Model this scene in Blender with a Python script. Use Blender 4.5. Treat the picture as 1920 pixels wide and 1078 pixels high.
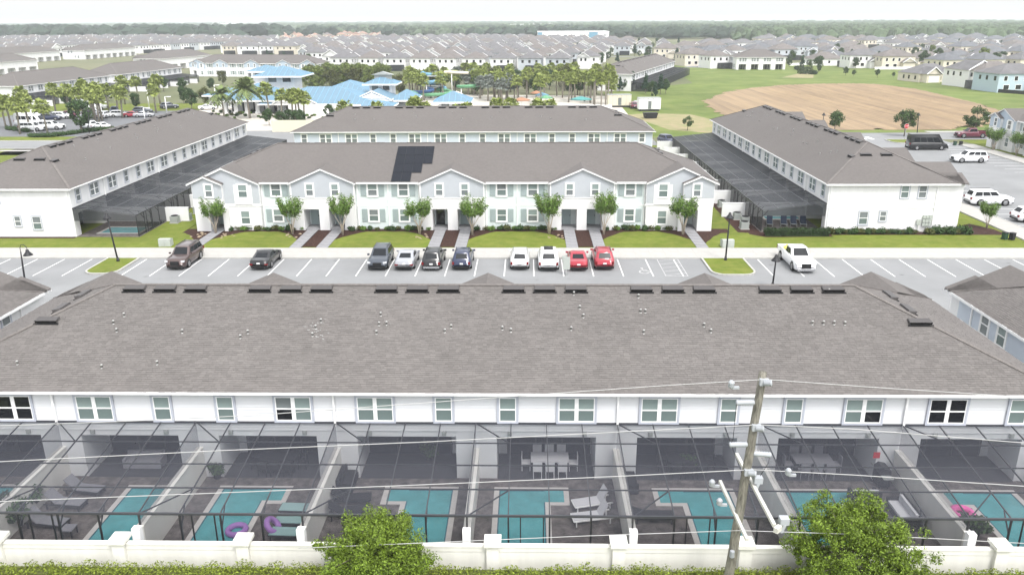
import bpy, math, random
from mathutils import Vector, Matrix, noise
R = random.Random(11)
PI = math.pi
for o in list(bpy.data.objects): bpy.data.objects.remove(o)
SC = bpy.context.scene
COL = SC.collection
# ------------------------------------------------------------------ camera
CAMH, FPX = 22.4, 1500.0
PIT, YAW, ROL = math.atan(503/1500), math.radians(1.146), math.radians(0.30)
FW = Vector((-math.sin(YAW)*math.cos(PIT), math.cos(YAW)*math.cos(PIT), -math.sin(PIT)))
RT0 = Vector((math.cos(YAW), math.sin(YAW), 0)); UP0 = RT0.cross(FW)
RT = RT0*math.cos(ROL) - UP0*math.sin(ROL); UP = UP0*math.cos(ROL) + RT0*math.sin(ROL)
cam = bpy.data.cameras.new('camera'); camo = bpy.data.objects.new('camera', cam); COL.objects.link(camo)
m = Matrix((RT, UP, -FW)).transposed().to_4x4(); m.translation = Vector((0, 0, CAMH)); camo.matrix_world = m
cam.sensor_width = 36; cam.lens = 36*FPX/1920; cam.clip_start = .3; cam.clip_end = 30000
SC.camera = camo
# ------------------------------------------------------------------ sky, sun, exposure
SUN_EL, SUN_AZ = math.radians(58), math.radians(152)     # azimuth clockwise from +y: behind and right of the viewer
w = bpy.data.worlds.new('World'); SC.world = w; w.use_nodes = True
nt = w.node_tree; nt.nodes.clear()
sky = nt.nodes.new('ShaderNodeTexSky'); sky.sky_type = 'NISHITA'; sky.sun_disc = False
sky.sun_elevation = SUN_EL; sky.sun_rotation = SUN_AZ; sky.air_density = 1.0; sky.dust_density = 5.0; sky.ozone_density = 1.0
hs = nt.nodes.new('ShaderNodeHueSaturation'); hs.inputs['Saturation'].default_value = .22
bg = nt.nodes.new('ShaderNodeBackground'); bg.inputs[1].default_value = .14
ow = nt.nodes.new('ShaderNodeOutputWorld')
dk_ = nt.nodes.new('ShaderNodeMixRGB'); dk_.blend_type = 'ADD'; dk_.inputs[0].default_value = 1; dk_.inputs[2].default_value = (4.4, 4.45, 4.5, 1)   # even white cloud deck over the clear sky
nt.links.new(sky.outputs[0], hs.inputs['Color']); nt.links.new(hs.outputs[0], dk_.inputs[1]); nt.links.new(dk_.outputs[0], bg.inputs[0]); nt.links.new(bg.outputs[0], ow.inputs[0])
sl = bpy.data.lights.new('sun', 'SUN'); sl.energy = 1.5; sl.angle = math.radians(16); sl.color = (1, .965, .92)
so = bpy.data.objects.new('sun', sl); COL.objects.link(so)
sd = Vector((math.sin(SUN_AZ)*math.cos(SUN_EL), math.cos(SUN_AZ)*math.cos(SUN_EL), math.sin(SUN_EL)))
so.rotation_euler = sd.to_track_quat('Z', 'Y').to_euler()
SC.view_settings.view_transform = 'Standard'; SC.view_settings.look = 'None'
SC.view_settings.gamma = 1; SC.view_settings.use_curve_mapping = False
SC.view_settings.exposure = .52
SC.render.engine = 'CYCLES'
try:
    SC.cycles.max_bounces = 8; SC.cycles.transparent_max_bounces = 16; SC.cycles.volume_bounces = 1
    SC.cycles.use_denoising = True
except Exception: pass
HAZE_DENSITY = 2.3e-4

# ------------------------------------------------------------------ pixel (of the 1920x1078 photograph) -> world helpers
def ray(px, py): return FW*FPX + RT*(px-960) - UP*(py-539)
def at(px, py, h=0.0):
    d = ray(px, py); t = (h-CAMH)/d.z
    return Vector((d.x*t, d.y*t, h))
def atY(px, py, Y):
    d = ray(px, py); t = Y/d.y
    return Vector((d.x*t, Y, CAMH + d.z*t))
def hitplane(px, py, p0, n):
    d = ray(px, py); c = Vector((0, 0, CAMH)); t = (p0-c).dot(n)/d.dot(n)
    return c + d*t
# ------------------------------------------------------------------ materials
MATS = {}
def mat(name, col, rough=.8, var=.0, scale=4.0, metal=0.0, bump=0.0, bscale=30.0, island=0.0, spec=.3, col2=None, stretch=None, srot=0.0, detail=4, coat=0.0, big=0.0, bigs=.08, spots=0.0):
    if name in MATS: return MATS[name]
    M = bpy.data.materials.new(name); M.use_nodes = True; n = M.node_tree; b = n.nodes['Principled BSDF']
    b.inputs['Base Color'].default_value = (*col, 1); b.inputs['Roughness'].default_value = rough
    b.inputs['Metallic'].default_value = metal; b.inputs['Specular IOR Level'].default_value = spec
    if coat: b.inputs['Coat Weight'].default_value = coat
    tc = n.nodes.new('ShaderNodeTexCoord'); vec = tc.outputs['Object']
    if stretch:
        mp = n.nodes.new('ShaderNodeMapping'); mp.inputs['Scale'].default_value = stretch; mp.inputs['Rotation'].default_value = (0, 0, srot)
        n.links.new(vec, mp.inputs[0]); vec = mp.outputs[0]
    out = None
    if var or col2:
        nz = n.nodes.new('ShaderNodeTexNoise'); nz.inputs['Scale'].default_value = scale; nz.inputs['Detail'].default_value = detail
        nz.inputs['Roughness'].default_value = .62
        n.links.new(vec, nz.inputs['Vector'])
        cr = n.nodes.new('ShaderNodeValToRGB'); cr.color_ramp.elements[0].position = .33; cr.color_ramp.elements[1].position = .67
        c0 = tuple(max(0, c*(1-var)) for c in col); c1 = col2 or tuple(min(1, c*(1+var)) for c in col)
        cr.color_ramp.elements[0].color = (*c0, 1); cr.color_ramp.elements[1].color = (*c1, 1)
        n.links.new(nz.outputs[0], cr.inputs[0]); out = cr.outputs[0]
    if island:
        g = n.nodes.new('ShaderNodeNewGeometry'); mr = n.nodes.new('ShaderNodeMapRange')
        mr.inputs[3].default_value = 1-island; mr.inputs[4].default_value = 1+island
        n.links.new(g.outputs['Random Per Island'], mr.inputs[0])
        mx = n.nodes.new('ShaderNodeVectorMath'); mx.operation = 'SCALE'
        if out: n.links.new(out, mx.inputs[0])
        else: mx.inputs[0].default_value = col
        n.links.new(mr.outputs[0], mx.inputs['Scale']); out = mx.outputs[0]
    if big or spots:
        f = None
        if big:
            n2 = n.nodes.new('ShaderNodeTexNoise'); n2.inputs['Scale'].default_value = bigs; n2.inputs['Detail'].default_value = 6; n2.inputs['Roughness'].default_value = .6; n.links.new(tc.outputs['Object'], n2.inputs['Vector'])
            r2 = n.nodes.new('ShaderNodeMapRange'); r2.inputs[1].default_value = .3; r2.inputs[2].default_value = .7; r2.inputs[3].default_value = 1-big; r2.inputs[4].default_value = 1+big; n.links.new(n2.outputs[0], r2.inputs[0]); f = r2.outputs[0]
        if spots:
            vo = n.nodes.new('ShaderNodeTexVoronoi'); vo.inputs['Scale'].default_value = spots; n.links.new(tc.outputs['Object'], vo.inputs['Vector'])
            r3 = n.nodes.new('ShaderNodeMapRange'); r3.inputs[1].default_value = .03; r3.inputs[2].default_value = .13; r3.inputs[3].default_value = .72; r3.inputs[4].default_value = 1; n.links.new(vo.outputs['Distance'], r3.inputs[0])
            if f is None: f = r3.outputs[0]
            else:
                mm = n.nodes.new('ShaderNodeMath'); mm.operation = 'MULTIPLY'; n.links.new(f, mm.inputs[0]); n.links.new(r3.outputs[0], mm.inputs[1]); f = mm.outputs[0]
        sc_ = n.nodes.new('ShaderNodeVectorMath'); sc_.operation = 'SCALE'
        if out: n.links.new(out, sc_.inputs[0])
        else: sc_.inputs[0].default_value = col
        n.links.new(f, sc_.inputs['Scale']); out = sc_.outputs[0]
    if out: n.links.new(out, b.inputs['Base Color'])
    if bump:
        nb = n.nodes.new('ShaderNodeTexNoise'); nb.inputs['Scale'].default_value = bscale; nb.inputs['Detail'].default_value = 5
        n.links.new(vec, nb.inputs['Vector'])
        bp = n.nodes.new('ShaderNodeBump'); bp.inputs['Strength'].default_value = bump; bp.inputs['Distance'].default_value = .05
        n.links.new(nb.outputs[0], bp.inputs['Height']); n.links.new(bp.outputs[0], b.inputs['Normal'])
    MATS[name] = M; return M
def screen_mat(name, col, opac):
    M = bpy.data.materials.new(name); M.use_nodes = True; n = M.node_tree; n.nodes.clear()
    o = n.nodes.new('ShaderNodeOutputMaterial'); mx = n.nodes.new('ShaderNodeMixShader'); mx.inputs[0].default_value = opac
    t = n.nodes.new('ShaderNodeBsdfTransparent'); d = n.nodes.new('ShaderNodeBsdfPrincipled')
    d.inputs['Base Color'].default_value = (*col, 1); d.inputs['Roughness'].default_value = .55
    n.links.new(t.outputs[0], mx.inputs[1]); n.links.new(d.outputs[0], mx.inputs[2]); n.links.new(mx.outputs[0], o.inputs[0])
    return M
WHITE = mat('white_paint', (.73, .73, .735), .6, .05, .8, stretch=(1.5,1.5,.2), detail=7)
TRIM = mat('white_trim', (.82, .82, .82), .5)
SIDING = mat('siding_white', (.65, .66, .68), .6, .025, .8)
STUCCO = mat('stucco_white', (.78, .78, .77), .8, .03, 1.5, bump=.15, bscale=40)
MINT = mat('siding_mint', (.63, .695, .695), .6, .03, .9)
GABLE = mat('siding_grey', (.43, .455, .485), .6, .03, .9)
BLUE = mat('siding_blue', (.51, .56, .635), .6, .03, .8)
BLUEG = mat('siding_blue_grey', (.42, .49, .57), .6, .03, .9)
SHUT = mat('shutter_sage', (.33, .39, .395), .6)
DOORM = mat('door_sage', (.36, .44, .45), .5)
YELLOW = mat('door_yellow', (.60, .58, .12), .5)
ROOFC = (.137, .124, .117)
ROOF = mat('roof_shingle', (.126,.116,.111), .95, .10, 6, bump=.3, bscale=14, stretch=(.45, .45, 3), detail=8, big=.04, bigs=.2)
SHING = mat('shingle', (.140, .130, .125), .95, .05, 1.6, island=.10, detail=7, big=.06, bigs=.35)
RCAP = mat('ridge_cap_shingle', (.150, .137, .13), .95, .15, 3)
VENT = mat('vent_metal', (.075, .07, .07), .5)
VENTD = mat('vent_dark', (.008, .008, .009), .8)
PIPE = mat('vent_pipe_metal', (.36, .36, .355), .5)
WTRIM = mat('window_trim_grey', (.42, .44, .50), .6)
PANE = mat('pane_blind', (.22, .275, .265), .12, .10, .7, spec=.5)
PANEL_ = mat('pane_screened', (.135, .175, .17), .25, .10, .7, spec=.5)
PANED = mat('pane_dark', (.010, .011, .014), .06, spec=.6)
PANEG = mat('pane_grey', (.16, .18, .185), .10, .2, .5, spec=.5)
GLASSDK = mat('door_glass', (.022, .026, .032), .06, .4, .6, spec=.6)
ALUM = mat('grey_aluminium', (.040, .042, .050), .45, spec=.5)
BRONZE = mat('dark_aluminium', (.018, .019, .022), .45, spec=.5)
SCREEN = screen_mat('insect_screen', (.066, .070, .090), .36)
SCREEN2 = screen_mat('insect_screen_dark', (.017, .020, .026), .70)  # screen copy darkened and more opaque, oblique-view look put into its colour
BEIGE = mat('masonry_cream', (.66, .645, .61), .85, .07, 1.0, stretch=(1,1,.2), bump=.1, bscale=30)
PRECAST = mat('precast_wall', (.70, .69, .645), .8, .07, .9, stretch=(1.5,1.5,.15), bump=.1, bscale=20)
CONC = mat('concrete', (.38, .37, .35), .9, .07, .9, bump=.1, bscale=20, detail=6)
CURB = mat('kerb_concrete', (.40, .395, .375), .9, .07, 1.5)
ASPH = mat('asphalt', (.222, .227, .232), .95, .08, .22, bump=.2, bscale=30, detail=9, big=.07, bigs=.05, spots=.42)
ASPHD = mat('asphalt_dark', (.15, .155, .165), .95, .07, .2, detail=8)
LINEW = mat('road_paint_worn', (.40, .40, .40), .9, .25, 3)
LINE = mat('road_paint_white', (.72, .72, .72), .8, .08, 3)
GRASS = mat('lawn_grass', (.098, .138, .010), .95, 0, .9, col2=(.152, .172, .030), bump=.5, bscale=18, detail=9, big=.17, bigs=.16)
FIELDG = mat('meadow_grass', (.085, .132, .022), .95, 0, .12, col2=(.150, .178, .048), detail=9, big=.16, bigs=.03)
FARG = mat('far_ground', (.085, .105, .045), .95, 0, .006, col2=(.17, .165, .10), detail=8)
MULCH = mat('mulch', (.040, .017, .012), .95, .6, 5, bump=.8, bscale=14, detail=8)
SLAB = mat('walk_slab', (.25, .25, .262), .9, .1, 2)
SLABJ = mat('walk_base', (.055, .052, .055), .95, .2, 3)
ROCK = mat('river_rock', (.27, .215, .15), .85, .3, 4, island=.3)
SOIL = mat('bare_soil', (.205, .150, .098), .95, 0, .42, col2=(.310, .228, .138), bump=.4, bscale=2, stretch=(1, .035, 1), srot=.145, detail=3, big=.10, bigs=.035)  # streaks along the furrows put their shading into the colour
PAVER = mat('deck_paver', (.112, .098, .094), .9, .45, 2.6, detail=8, big=.2, bigs=.6)
COPE = mat('pool_coping', (.48, .46, .44), .85, .06, 3)
WATER = mat('pool_water', (.080, .315, .34), .05, .16, .9, bump=.5, bscale=1.6, spec=.5)
WOODP = mat('weathered_pole', (.20, .19, .16), .95, .55, 3.6, bump=.9, bscale=14, stretch=(4, 4, .5), detail=8)
FIBER = mat('fibreglass_arm', (.55, .54, .50), .6, .05, 3)
INSUL = mat('insulator_polymer', (.37, .39, .415), .45)
WIRE = mat('aluminium_wire', (.45, .45, .45), .5)
BLACKW = mat('black_cable', (.02, .02, .02), .7)
LEAFA = mat('leaf_bright', (.118, .178, .018), .6, island=.65, spec=.3)
LEAFB = mat('leaf_myrtle', (.10, .175, .030), .7, island=.45, spec=.3)
LEAFD = mat('leaf_dark', (.036, .072, .020), .7, island=.5, spec=.3)
LEAFP = mat('leaf_palm', (.23, .275, .075), .7, island=.45, spec=.3)
LEAFS = mat('leaf_silver', (.20, .225, .20), .7, island=.35)
LEAFO = mat('leaf_olive', (.075, .085, .022), .7, island=.5)
HEDGE = mat('leaf_hedge', (.15, .19, .022), .7, island=.5)
HEDGED = mat('leaf_hedge_dark', (.020, .040, .012), .7, island=.5)
DEADL = mat('leaf_dry', (.16, .12, .055), .8, island=.4)
BARK = mat('bark_grey', (.16, .135, .11), .95, .25, 4, bump=.4)
BARKW = mat('bark_pale', (.44, .38, .31), .9, .2, 4)
BARKP = mat('bark_palm', (.25, .225, .19), .95, .25, 5, bump=.4)
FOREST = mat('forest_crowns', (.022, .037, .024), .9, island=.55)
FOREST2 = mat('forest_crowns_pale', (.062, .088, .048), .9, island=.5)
BROOF = mat('metal_roof_blue', (.125, .215, .29), .5, .05, .3, spec=.4)
TIRE = mat('tyre_rubber', (.012, .012, .013), .8)
RIM = mat('wheel_rim', (.33, .33, .34), .35, metal=.7)
CARG = mat('car_glass', (.010, .012, .015), .08, spec=.3)
HEADL = mat('headlamp', (.62, .64, .66), .1, spec=.6)
TAILL = mat('taillamp', (.16, .010, .012), .25)
CHROME = mat('chrome', (.6, .6, .62), .2, metal=.9)
PLATE = mat('number_plate', (.75, .75, .75), .5)
TRIMK = mat('car_trim_black', (.015, .015, .016), .6)
CLOTH_W = mat('lounger_pale', (.52, .52, .545), .7)
CLOTH_K = mat('wicker_black', (.014, .014, .016), .8)
CLOTH_T = mat('sling_teal', (.23, .36, .355), .7)
CLOTH_G = mat('sling_grey', (.20, .20, .22), .8)
CLOTH_N = mat('sling_navy', (.035, .05, .085), .8)
PURPLE = mat('vinyl_purple', (.30, .15, .42), .35)
PINK = mat('vinyl_pink', (.80, .13, .42), .35)
TERRA = mat('roof_terracotta', (.30, .19, .15), .9, .2, .3, island=.2)
TAN = mat('stucco_tan', (.50, .40, .30), .9)
POSTG = mat('lamp_post_black', (.022, .022, .025), .5)
GREYM = mat('grey_metal', (.33, .35, .34), .5)
PALEM = mat('pale_cabinet', (.40, .43, .40), .6)
RED = mat('sign_red', (.50, .02, .03), .5)
GREENB = mat('bin_green', (.03, .07, .045), .6)
# ------------------------------------------------------------------ mesh builder
KIDS = {}
class MB:
    def __init__(s): s.v = []; s.f = []; s.mi = []; s.sm = []
    def add(s, vs, fs, mi=0, smooth=False):
        o = len(s.v); s.v += [tuple(p) for p in vs]
        for f in fs: s.f.append(tuple(o+i for i in f)); s.mi.append(mi); s.sm.append(smooth)
        return s
    def box(s, x0, x1, y0, y1, z0, z1, mi=0):
        return s.add([(x0,y0,z0),(x1,y0,z0),(x1,y1,z0),(x0,y1,z0),(x0,y0,z1),(x1,y0,z1),(x1,y1,z1),(x0,y1,z1)],
                     [(0,3,2,1),(4,5,6,7),(0,1,5,4),(1,2,6,5),(2,3,7,6),(3,0,4,7)], mi)
    def bar(s, p, q, w=.05, h=None, mi=0):
        h = h or w; p = Vector(p); q = Vector(q); d = (q-p).normalized()
        a = d.cross(Vector((0,0,1)))
        if a.length < 1e-3: a = Vector((1,0,0))
        a.normalize(); b = a.cross(d); a = a*(w/2); b = b*(h/2)
        return s.add([p-a-b, p+a-b, p+a+b, p-a+b, q-a-b, q+a-b, q+a+b, q-a+b],
                     [(0,1,2,3),(7,6,5,4),(0,4,5,1),(1,5,6,2),(2,6,7,3),(3,7,4,0)], mi)
    def quad(s, a, b, c, d, mi=0): return s.add([a,b,c,d], [(0,1,2,3)], mi)
    def tube(s, pts, rs, n=8, mi=0, cap=True):
        pts = [Vector(p) for p in pts]
        if not hasattr(rs, '__len__'): rs = [rs]*len(pts)
        o = len(s.v); vs = []
        for i, p in enumerate(pts):
            d = (pts[min(i+1, len(pts)-1)] - pts[max(i-1, 0)]).normalized()
            a = d.cross(Vector((0,0,1)) if abs(d.z) < .95 else Vector((0,1,0))).normalized(); b = d.cross(a)
            for k in range(n):
                t = 2*PI*k/n; vs.append(p + a*(rs[i]*math.cos(t)) + b*(rs[i]*math.sin(t)))
        fs = []
        for i in range(len(pts)-1):
            for k in range(n):
                k2 = (k+1) % n; fs.append((i*n+k, i*n+k2, (i+1)*n+k2, (i+1)*n+k))
        if cap: fs.append(tuple(range(n-1, -1, -1))); fs.append(tuple((len(pts)-1)*n+k for k in range(n)))
        return s.add(vs, fs, mi, True)
    def lathe(s, c, prof, n=12, mi=0):
        c = Vector(c); vs = [c + Vector((r*math.cos(2*PI*k/n), r*math.sin(2*PI*k/n), z)) for r, z in prof for k in range(n)]
        fs = [(i*n+k, i*n+(k+1) % n, (i+1)*n+(k+1) % n, (i+1)*n+k) for i in range(len(prof)-1) for k in range(n)]
        fs.append(tuple(range(n-1, -1, -1))); fs.append(tuple((len(prof)-1)*n+k for k in range(n)))
        return s.add(vs, fs, mi, True)
    def prism(s, poly, y0, y1, mi=0, axis='y'):
        n = len(poly)
        if axis == 'y': vs = [(p[0], y0, p[1]) for p in poly] + [(p[0], y1, p[1]) for p in poly]
        elif axis == 'z': vs = [(p[0], p[1], y0) for p in poly] + [(p[0], p[1], y1) for p in poly]
        else: vs = [(y0, p[0], p[1]) for p in poly] + [(y1, p[0], p[1]) for p in poly]
        fs = [tuple(range(n)), tuple(range(2*n-1, n-1, -1))] + [(i, i+n, (i+1) % n+n, (i+1) % n) for i in range(n)]
        return s.add(vs, fs, mi)
    def torus(s, c, R0, r, n=24, k=10, mi=0, tilt=None):
        M = tilt or Matrix.Identity(3); c = Vector(c); vs = []
        for i in range(n):
            a = 2*PI*i/n
            for j in range(k):
                b = 2*PI*j/k; vs.append(c + M @ Vector(((R0+r*math.cos(b))*math.cos(a), (R0+r*math.cos(b))*math.sin(a), r*math.sin(b))))
        return s.add(vs, [(i*k+j, ((i+1) % n)*k+j, ((i+1) % n)*k+(j+1) % k, i*k+(j+1) % k) for i in range(n) for j in range(k)], mi, True)
    def mesh(s, name, mats):
        me = bpy.data.meshes.new(name); me.from_pydata(s.v, [], s.f)
        for M in (mats if isinstance(mats, (list, tuple)) else [mats]): me.materials.append(M)
        if any(s.mi): me.polygons.foreach_set('material_index', s.mi)
        if any(s.sm): me.polygons.foreach_set('use_smooth', s.sm)
        me.update(); return me
    def build(s, name, mats, parent=None, loc=(0,0,0), rz=0): return link(name, s.mesh(name, mats), parent, loc, rz)
def link(name, me, parent=None, loc=(0,0,0), rz=0):
    o = bpy.data.objects.new(name, me); COL.objects.link(o); o.location = loc; o.rotation_euler = (0, 0, rz)
    if parent is not None: o.parent = parent; KIDS.setdefault(parent.name, []).append(o)
    return o
def tag(o, label, cat, group=None, kind=None):
    if label: o['label'] = label
    if cat: o['category'] = cat
    if group: o['group'] = group
    if kind: o['kind'] = kind
    return o
def thing(name, label, cat, loc=(0,0,0), rz=0, group=None):
    o = bpy.data.objects.new(name, None); COL.objects.link(o); o.location = loc; o.rotation_euler = (0, 0, rz); o.empty_display_size = .1
    return tag(o, label, cat, group)
def stuff(o): o['kind'] = 'stuff'; return o
def struct(o): o['kind'] = 'structure'; return o
def copy_tree(o, parent=None):
    c = o.copy(); COL.objects.link(c); c.parent = parent
    if parent is not None: KIDS.setdefault(parent.name, []).append(c)
    for ch in KIDS.get(o.name, ()): copy_tree(ch, c)
    return c
def dup(o, loc, rz=None, label=None, scale=None, group=None):
    c = copy_tree(o); c.location = loc
    if rz is not None: c.rotation_euler = (0, 0, rz)
    if label: c['label'] = label
    if group: c['group'] = group
    if scale is not None: c.scale = (scale,)*3 if not hasattr(scale, '__len__') else scale
    return c
def setmat(o, M):
    o.material_slots[0].link = 'OBJECT'; o.material_slots[0].material = M
# ================================================================== SETTING: ground, asphalt, walks, lawns
def sheet(name, poly, z, M, thick=0.0, kind='structure'):
    mb = MB(); 
    if thick: mb.prism(poly, z-thick, z, axis='z')
    else: mb.add([(p[0], p[1], z) for p in poly], [tuple(range(len(poly)))])
    return tag(mb.build(name, M), None, None, None, kind)
def rect(x0, x1, y0, y1): return [(x0,y0),(x1,y0),(x1,y1),(x0,y1)]
# one ground sheet: a little lower on the near side, the step lies under the nearest row of houses
g = MB(); ZN = -.3
ys = [(-60, ZN-.02), (46, ZN-.02), (48, -.02), (9500, -.02)]
for (y0, z0), (y1, z1) in zip(ys, ys[1:]): g.quad((-6000, y0, z0), (6000, y0, z0), (6000, y1, z1), (-6000, y1, z1))
struct(g.build('ground', FARG))
ZA, ZW = .0, .13
sheet('meadow', [(24,160),(24,262),(60,300),(70,420),(150,420),(300,300),(300,185),(140,172),(100,170)], -.010, FIELDG)
sheet('lawn', rect(-95, 52.3, 79.2, 152), -.006, GRASS)
sheet('lawn', rect(82.6, 140, 60, 156), -.006, GRASS)
sheet('lawn', rect(-135, -79, 140, 232), -.006, GRASS)
sheet('lawn', rect(-60, 60, 20, 31), ZN-.004, GRASS)
sheet('parking_lot', rect(-135, 110, 53.2, 75.62), ZA, ASPH)
sheet('parking_lot', [(55.2,75.62),(79.4,75.62),(79.4,156.5),(55.2,156.5)], ZA+.004, ASPH)
sheet('road', rect(55, 190, 156.5, 166), ZA+.008, ASPH)
sheet('road', rect(-190, -60, 147.2, 157.2), ZA+.004, ASPH)
sheet('parking_lot', [(-130,163.5),(-84,163.5),(-66,176),(-62,212),(-130,212)], ZA+.008, ASPHD)
sheet('road', rect(-62, 24.5, 150, 172), ZA+.006, ASPH)
sheet('water_park_deck', [(-62,172),(24,172),(26,250),(-60,262),(-95,262),(-80,176)], ZA+.010, mat('park_deck', (.50,.47,.42), .9, .10, .12))
tagp = sheet('pavement', rect(82, 190, 167, 168.6), .02, CONC)
# kerbs and pavement along the main lot
def kerbrun(pts, w=.16, h=.14, name='kerb', M=CURB):
    mb = MB()
    for p, q in zip(pts, pts[1:]):
        d = Vector((q[0]-p[0], q[1]-p[1], 0)); n = int(max(1, d.length/3.0))
        for i in range(n):
            a = Vector((p[0], p[1], h/2)) + d*(i/n); b = Vector((p[0], p[1], h/2)) + d*((i+1)/n) - d.normalized()*.012
            mb.bar(a, b, w, h)
    return struct(mb.build(name, M))
kerbrun([(-135,75.7),(52,75.7)])
walk = struct(MB().box(-135, 52.2, 75.79, 79.2, -.1, .10).build('pavement', CONC))
slab = MB().box(-.745, .745, -1.70, 1.70, -.01, .025).mesh('pavement_slab', CONC)
for i in range(110):
    x = -110 + i*1.5
    if x > 51.4: break
    link('pavement_slab', slab, walk, (x, 77.495, .105))
walk2 = struct(MB().box(52.3, 55.0, 75.79, 150, -.1, .10).build('pavement', CONC))
slab2 = MB().box(-1.33, 1.33, -.745, .745, -.01, .025).mesh('pavement_slab', CONC)
for i in range(48): link('pavement_slab', slab2, walk2, (53.65, 76.6+i*1.5, .105))
walk3 = struct(MB().box(79.5, 82.4, 75.79, 150, -.1, .10).build('pavement', CONC))
for i in range(48): link('pavement_slab', slab2, walk3, (80.95, 76.6+i*1.5, .105))
kerbrun([(55.1,75.7),(55.1,150)]); kerbrun([(79.42,60),(79.42,152)])
kerbrun([(82,166.1),(190,166.1)]); kerbrun([(-190,157.3),(-60,157.3)]); kerbrun([(-190,147.1),(-75,147.1)])
sheet('pavement', rect(-190, -64, 144.2, 145.8), .02, CONC)
# painted bays
ln = []
def stripe(x0, x1, y0, y1, z=.006): 
    mb = MB(); mb.quad((x0,y0,z),(x1,y0,z),(x1,y1,z),(x0,y1,z)); o = struct(mb.build('parking_line', LINE)); ln.append(o)
for i in range(-23, 20):
    x = .62 + i*2.74
    if -42.2 < x < -38.0 or 16.0 < x < 22.2: continue
    stripe(x-.05, x+.05, 70.0, 75.5)
for i in range(27):
    y = 78 + i*2.74
    stripe(55.4, 60.9, y-.05, y+.05, .010); stripe(73.8, 79.2, y-.05, y+.05, .010)
# wheelchair bay: hatch and symbol
for k in range(5):
    y = 70.4 + k*1.15; mb = MB(); mb.quad((12.75,y,.0065),(12.83,y-.05,.0065),(14.75,y+.55,.0065),(14.67,y+.6,.0065)); struct(mb.build('parking_line', LINEW))
LINE_, LINE = LINE, LINEW; stripe(12.68, 12.76, 70.1, 75.5); stripe(14.7, 14.78, 70.1, 75.5); stripe(12.76, 14.7, 70.1, 70.18); LINE = LINE_
mb = MB(); c = Vector((10.9, 71.4, .0068)); n = 20
for k in range(4, 19):
    a0, a1 = [2*PI*(q+2)/22 for q in (k, k+1)]
    mb.quad(*[c+Vector((r*math.cos(a), r*1.2*math.sin(a), 0)) for r, a in ((.36,a0),(.48,a0),(.48,a1),(.36,a1))])
def mk(x0,y0,x1,y1,w=.12):
    d = Vector((x1-x0,y1-y0,0)).normalized(); s = Vector((-d.y,d.x,0))*w/2; a=c+Vector((x0,y0,.0)); b=c+Vector((x1,y1,.0)); mb.quad(a-s,b-s,b+s,a+s)
mk(-.05,.95,0,.28); mk(.0,.30,.45,.24); mk(.45,.24,.62,-.28); mk(-.02,.62,.36,.58); mk(.60,-.26,.78,-.2)
mb.add([c+Vector((-.07+.14*math.cos(2*PI*k/10), 1.12+.16*math.sin(2*PI*k/10), 0)) for k in range(10)], [tuple(range(10))])
struct(mb.build('wheelchair_symbol', LINEW))
# stop bar / crossing on the right
for k in range(4): stripe(62.2+k*1.4, 63.0+k*1.4, 156.9, 160.2, .014)
# grass islands with kerbs
def island(name, pts, lab=None):
    struct(MB().prism(pts, -.05, .13, axis='z').build('traffic_island', GRASS))
    kerbrun(pts+[pts[0]], .17, .16)
def roundrect(x0, x1, y0, y1, r, sides=(1,1)):
    p = [(x0,y1),(x0,y0+r)]
    p = []
    for cx, a0 in ((x0+r, PI), (x1-r, 1.5*PI)):
        for k in range(6): a = a0 + k*PI/10; p.append((cx+r*math.cos(a), y0+r+r*math.sin(a)))
    return p + [(x1,y1),(x0,y1)]
island('l', roundrect(-41.6, -38.5, 70.4, 75.55, 1.2)); island('r', roundrect(17.1, 21.1, 70.2, 75.55, 1.2))
island('s', roundrect(68.6, 73.5, 151.6, 155.9, 1.8))
sheet('lawn', rect(-33.6, -31.9, 53.3, 56.5), .05, GRASS, .1)
# lawns, mulch and stepping slabs in front of the middle row
BX, BY = -8.3, 94.1
FRONT = BY-7.3
struct(MB().box(BX-30.2, BX+30.6, 79.9, FRONT+.6, -.05, .035).build('mulch_bed', MULCH))
WX = [BX+s for s in (-26.3, -15.75, -12.95, -1.4, 1.4, 12.95, 15.75, 26.3)]
def arch_lawn(x0, x1, top=FRONT-.75, low=82.6, f0=1, f1=1):
    p = [(x0,79.25),(x1,79.25)]; n = 18
    for k in range(n+1):
        t = 1-k/n; e = min(t*(x1-x0)/3.4 if f0 else 1, (1-t)*(x1-x0)/3.4 if f1 else 1, 1.0)
        p.append((x0+(x1-x0)*t, low+(top-low)*math.sin(e*PI/2)+.12*math.sin(t*31)))
    struct(MB().prism(p, -.05, .075, axis='z').build('lawn', GRASS))
for a, b in ((WX[0]+.62, WX[1]-.62), (WX[2]+.62, WX[3]-.62), (WX[4]+.62, WX[5]-.62), (WX[6]+.62, WX[7]-.62)): arch_lawn(a, b)
arch_lawn(-40.5, WX[0]-.62, 85.5, 81.2, 0, 1); arch_lawn(WX[7]+.62, 24.2, 85.5, 81.0, 1, 0)
struct(MB().box(-40.6, BX-30.1, 79.3, 90, -.05, .05).build('lawn', GRASS))
slb = [MB().box(-.60, .60, -.55, .55, .0, .05).mesh('walkway_slab', SLAB)]
for i, x in enumerate(WX):
    wk = struct(MB().box(x-.62, x+.62, 79.25, FRONT+.35, -.03, .08).build('walkway', SLABJ))
    for k in range(7): link('walkway_slab', slb[0], wk, (x, 79.86+k*1.2, .065))
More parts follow.
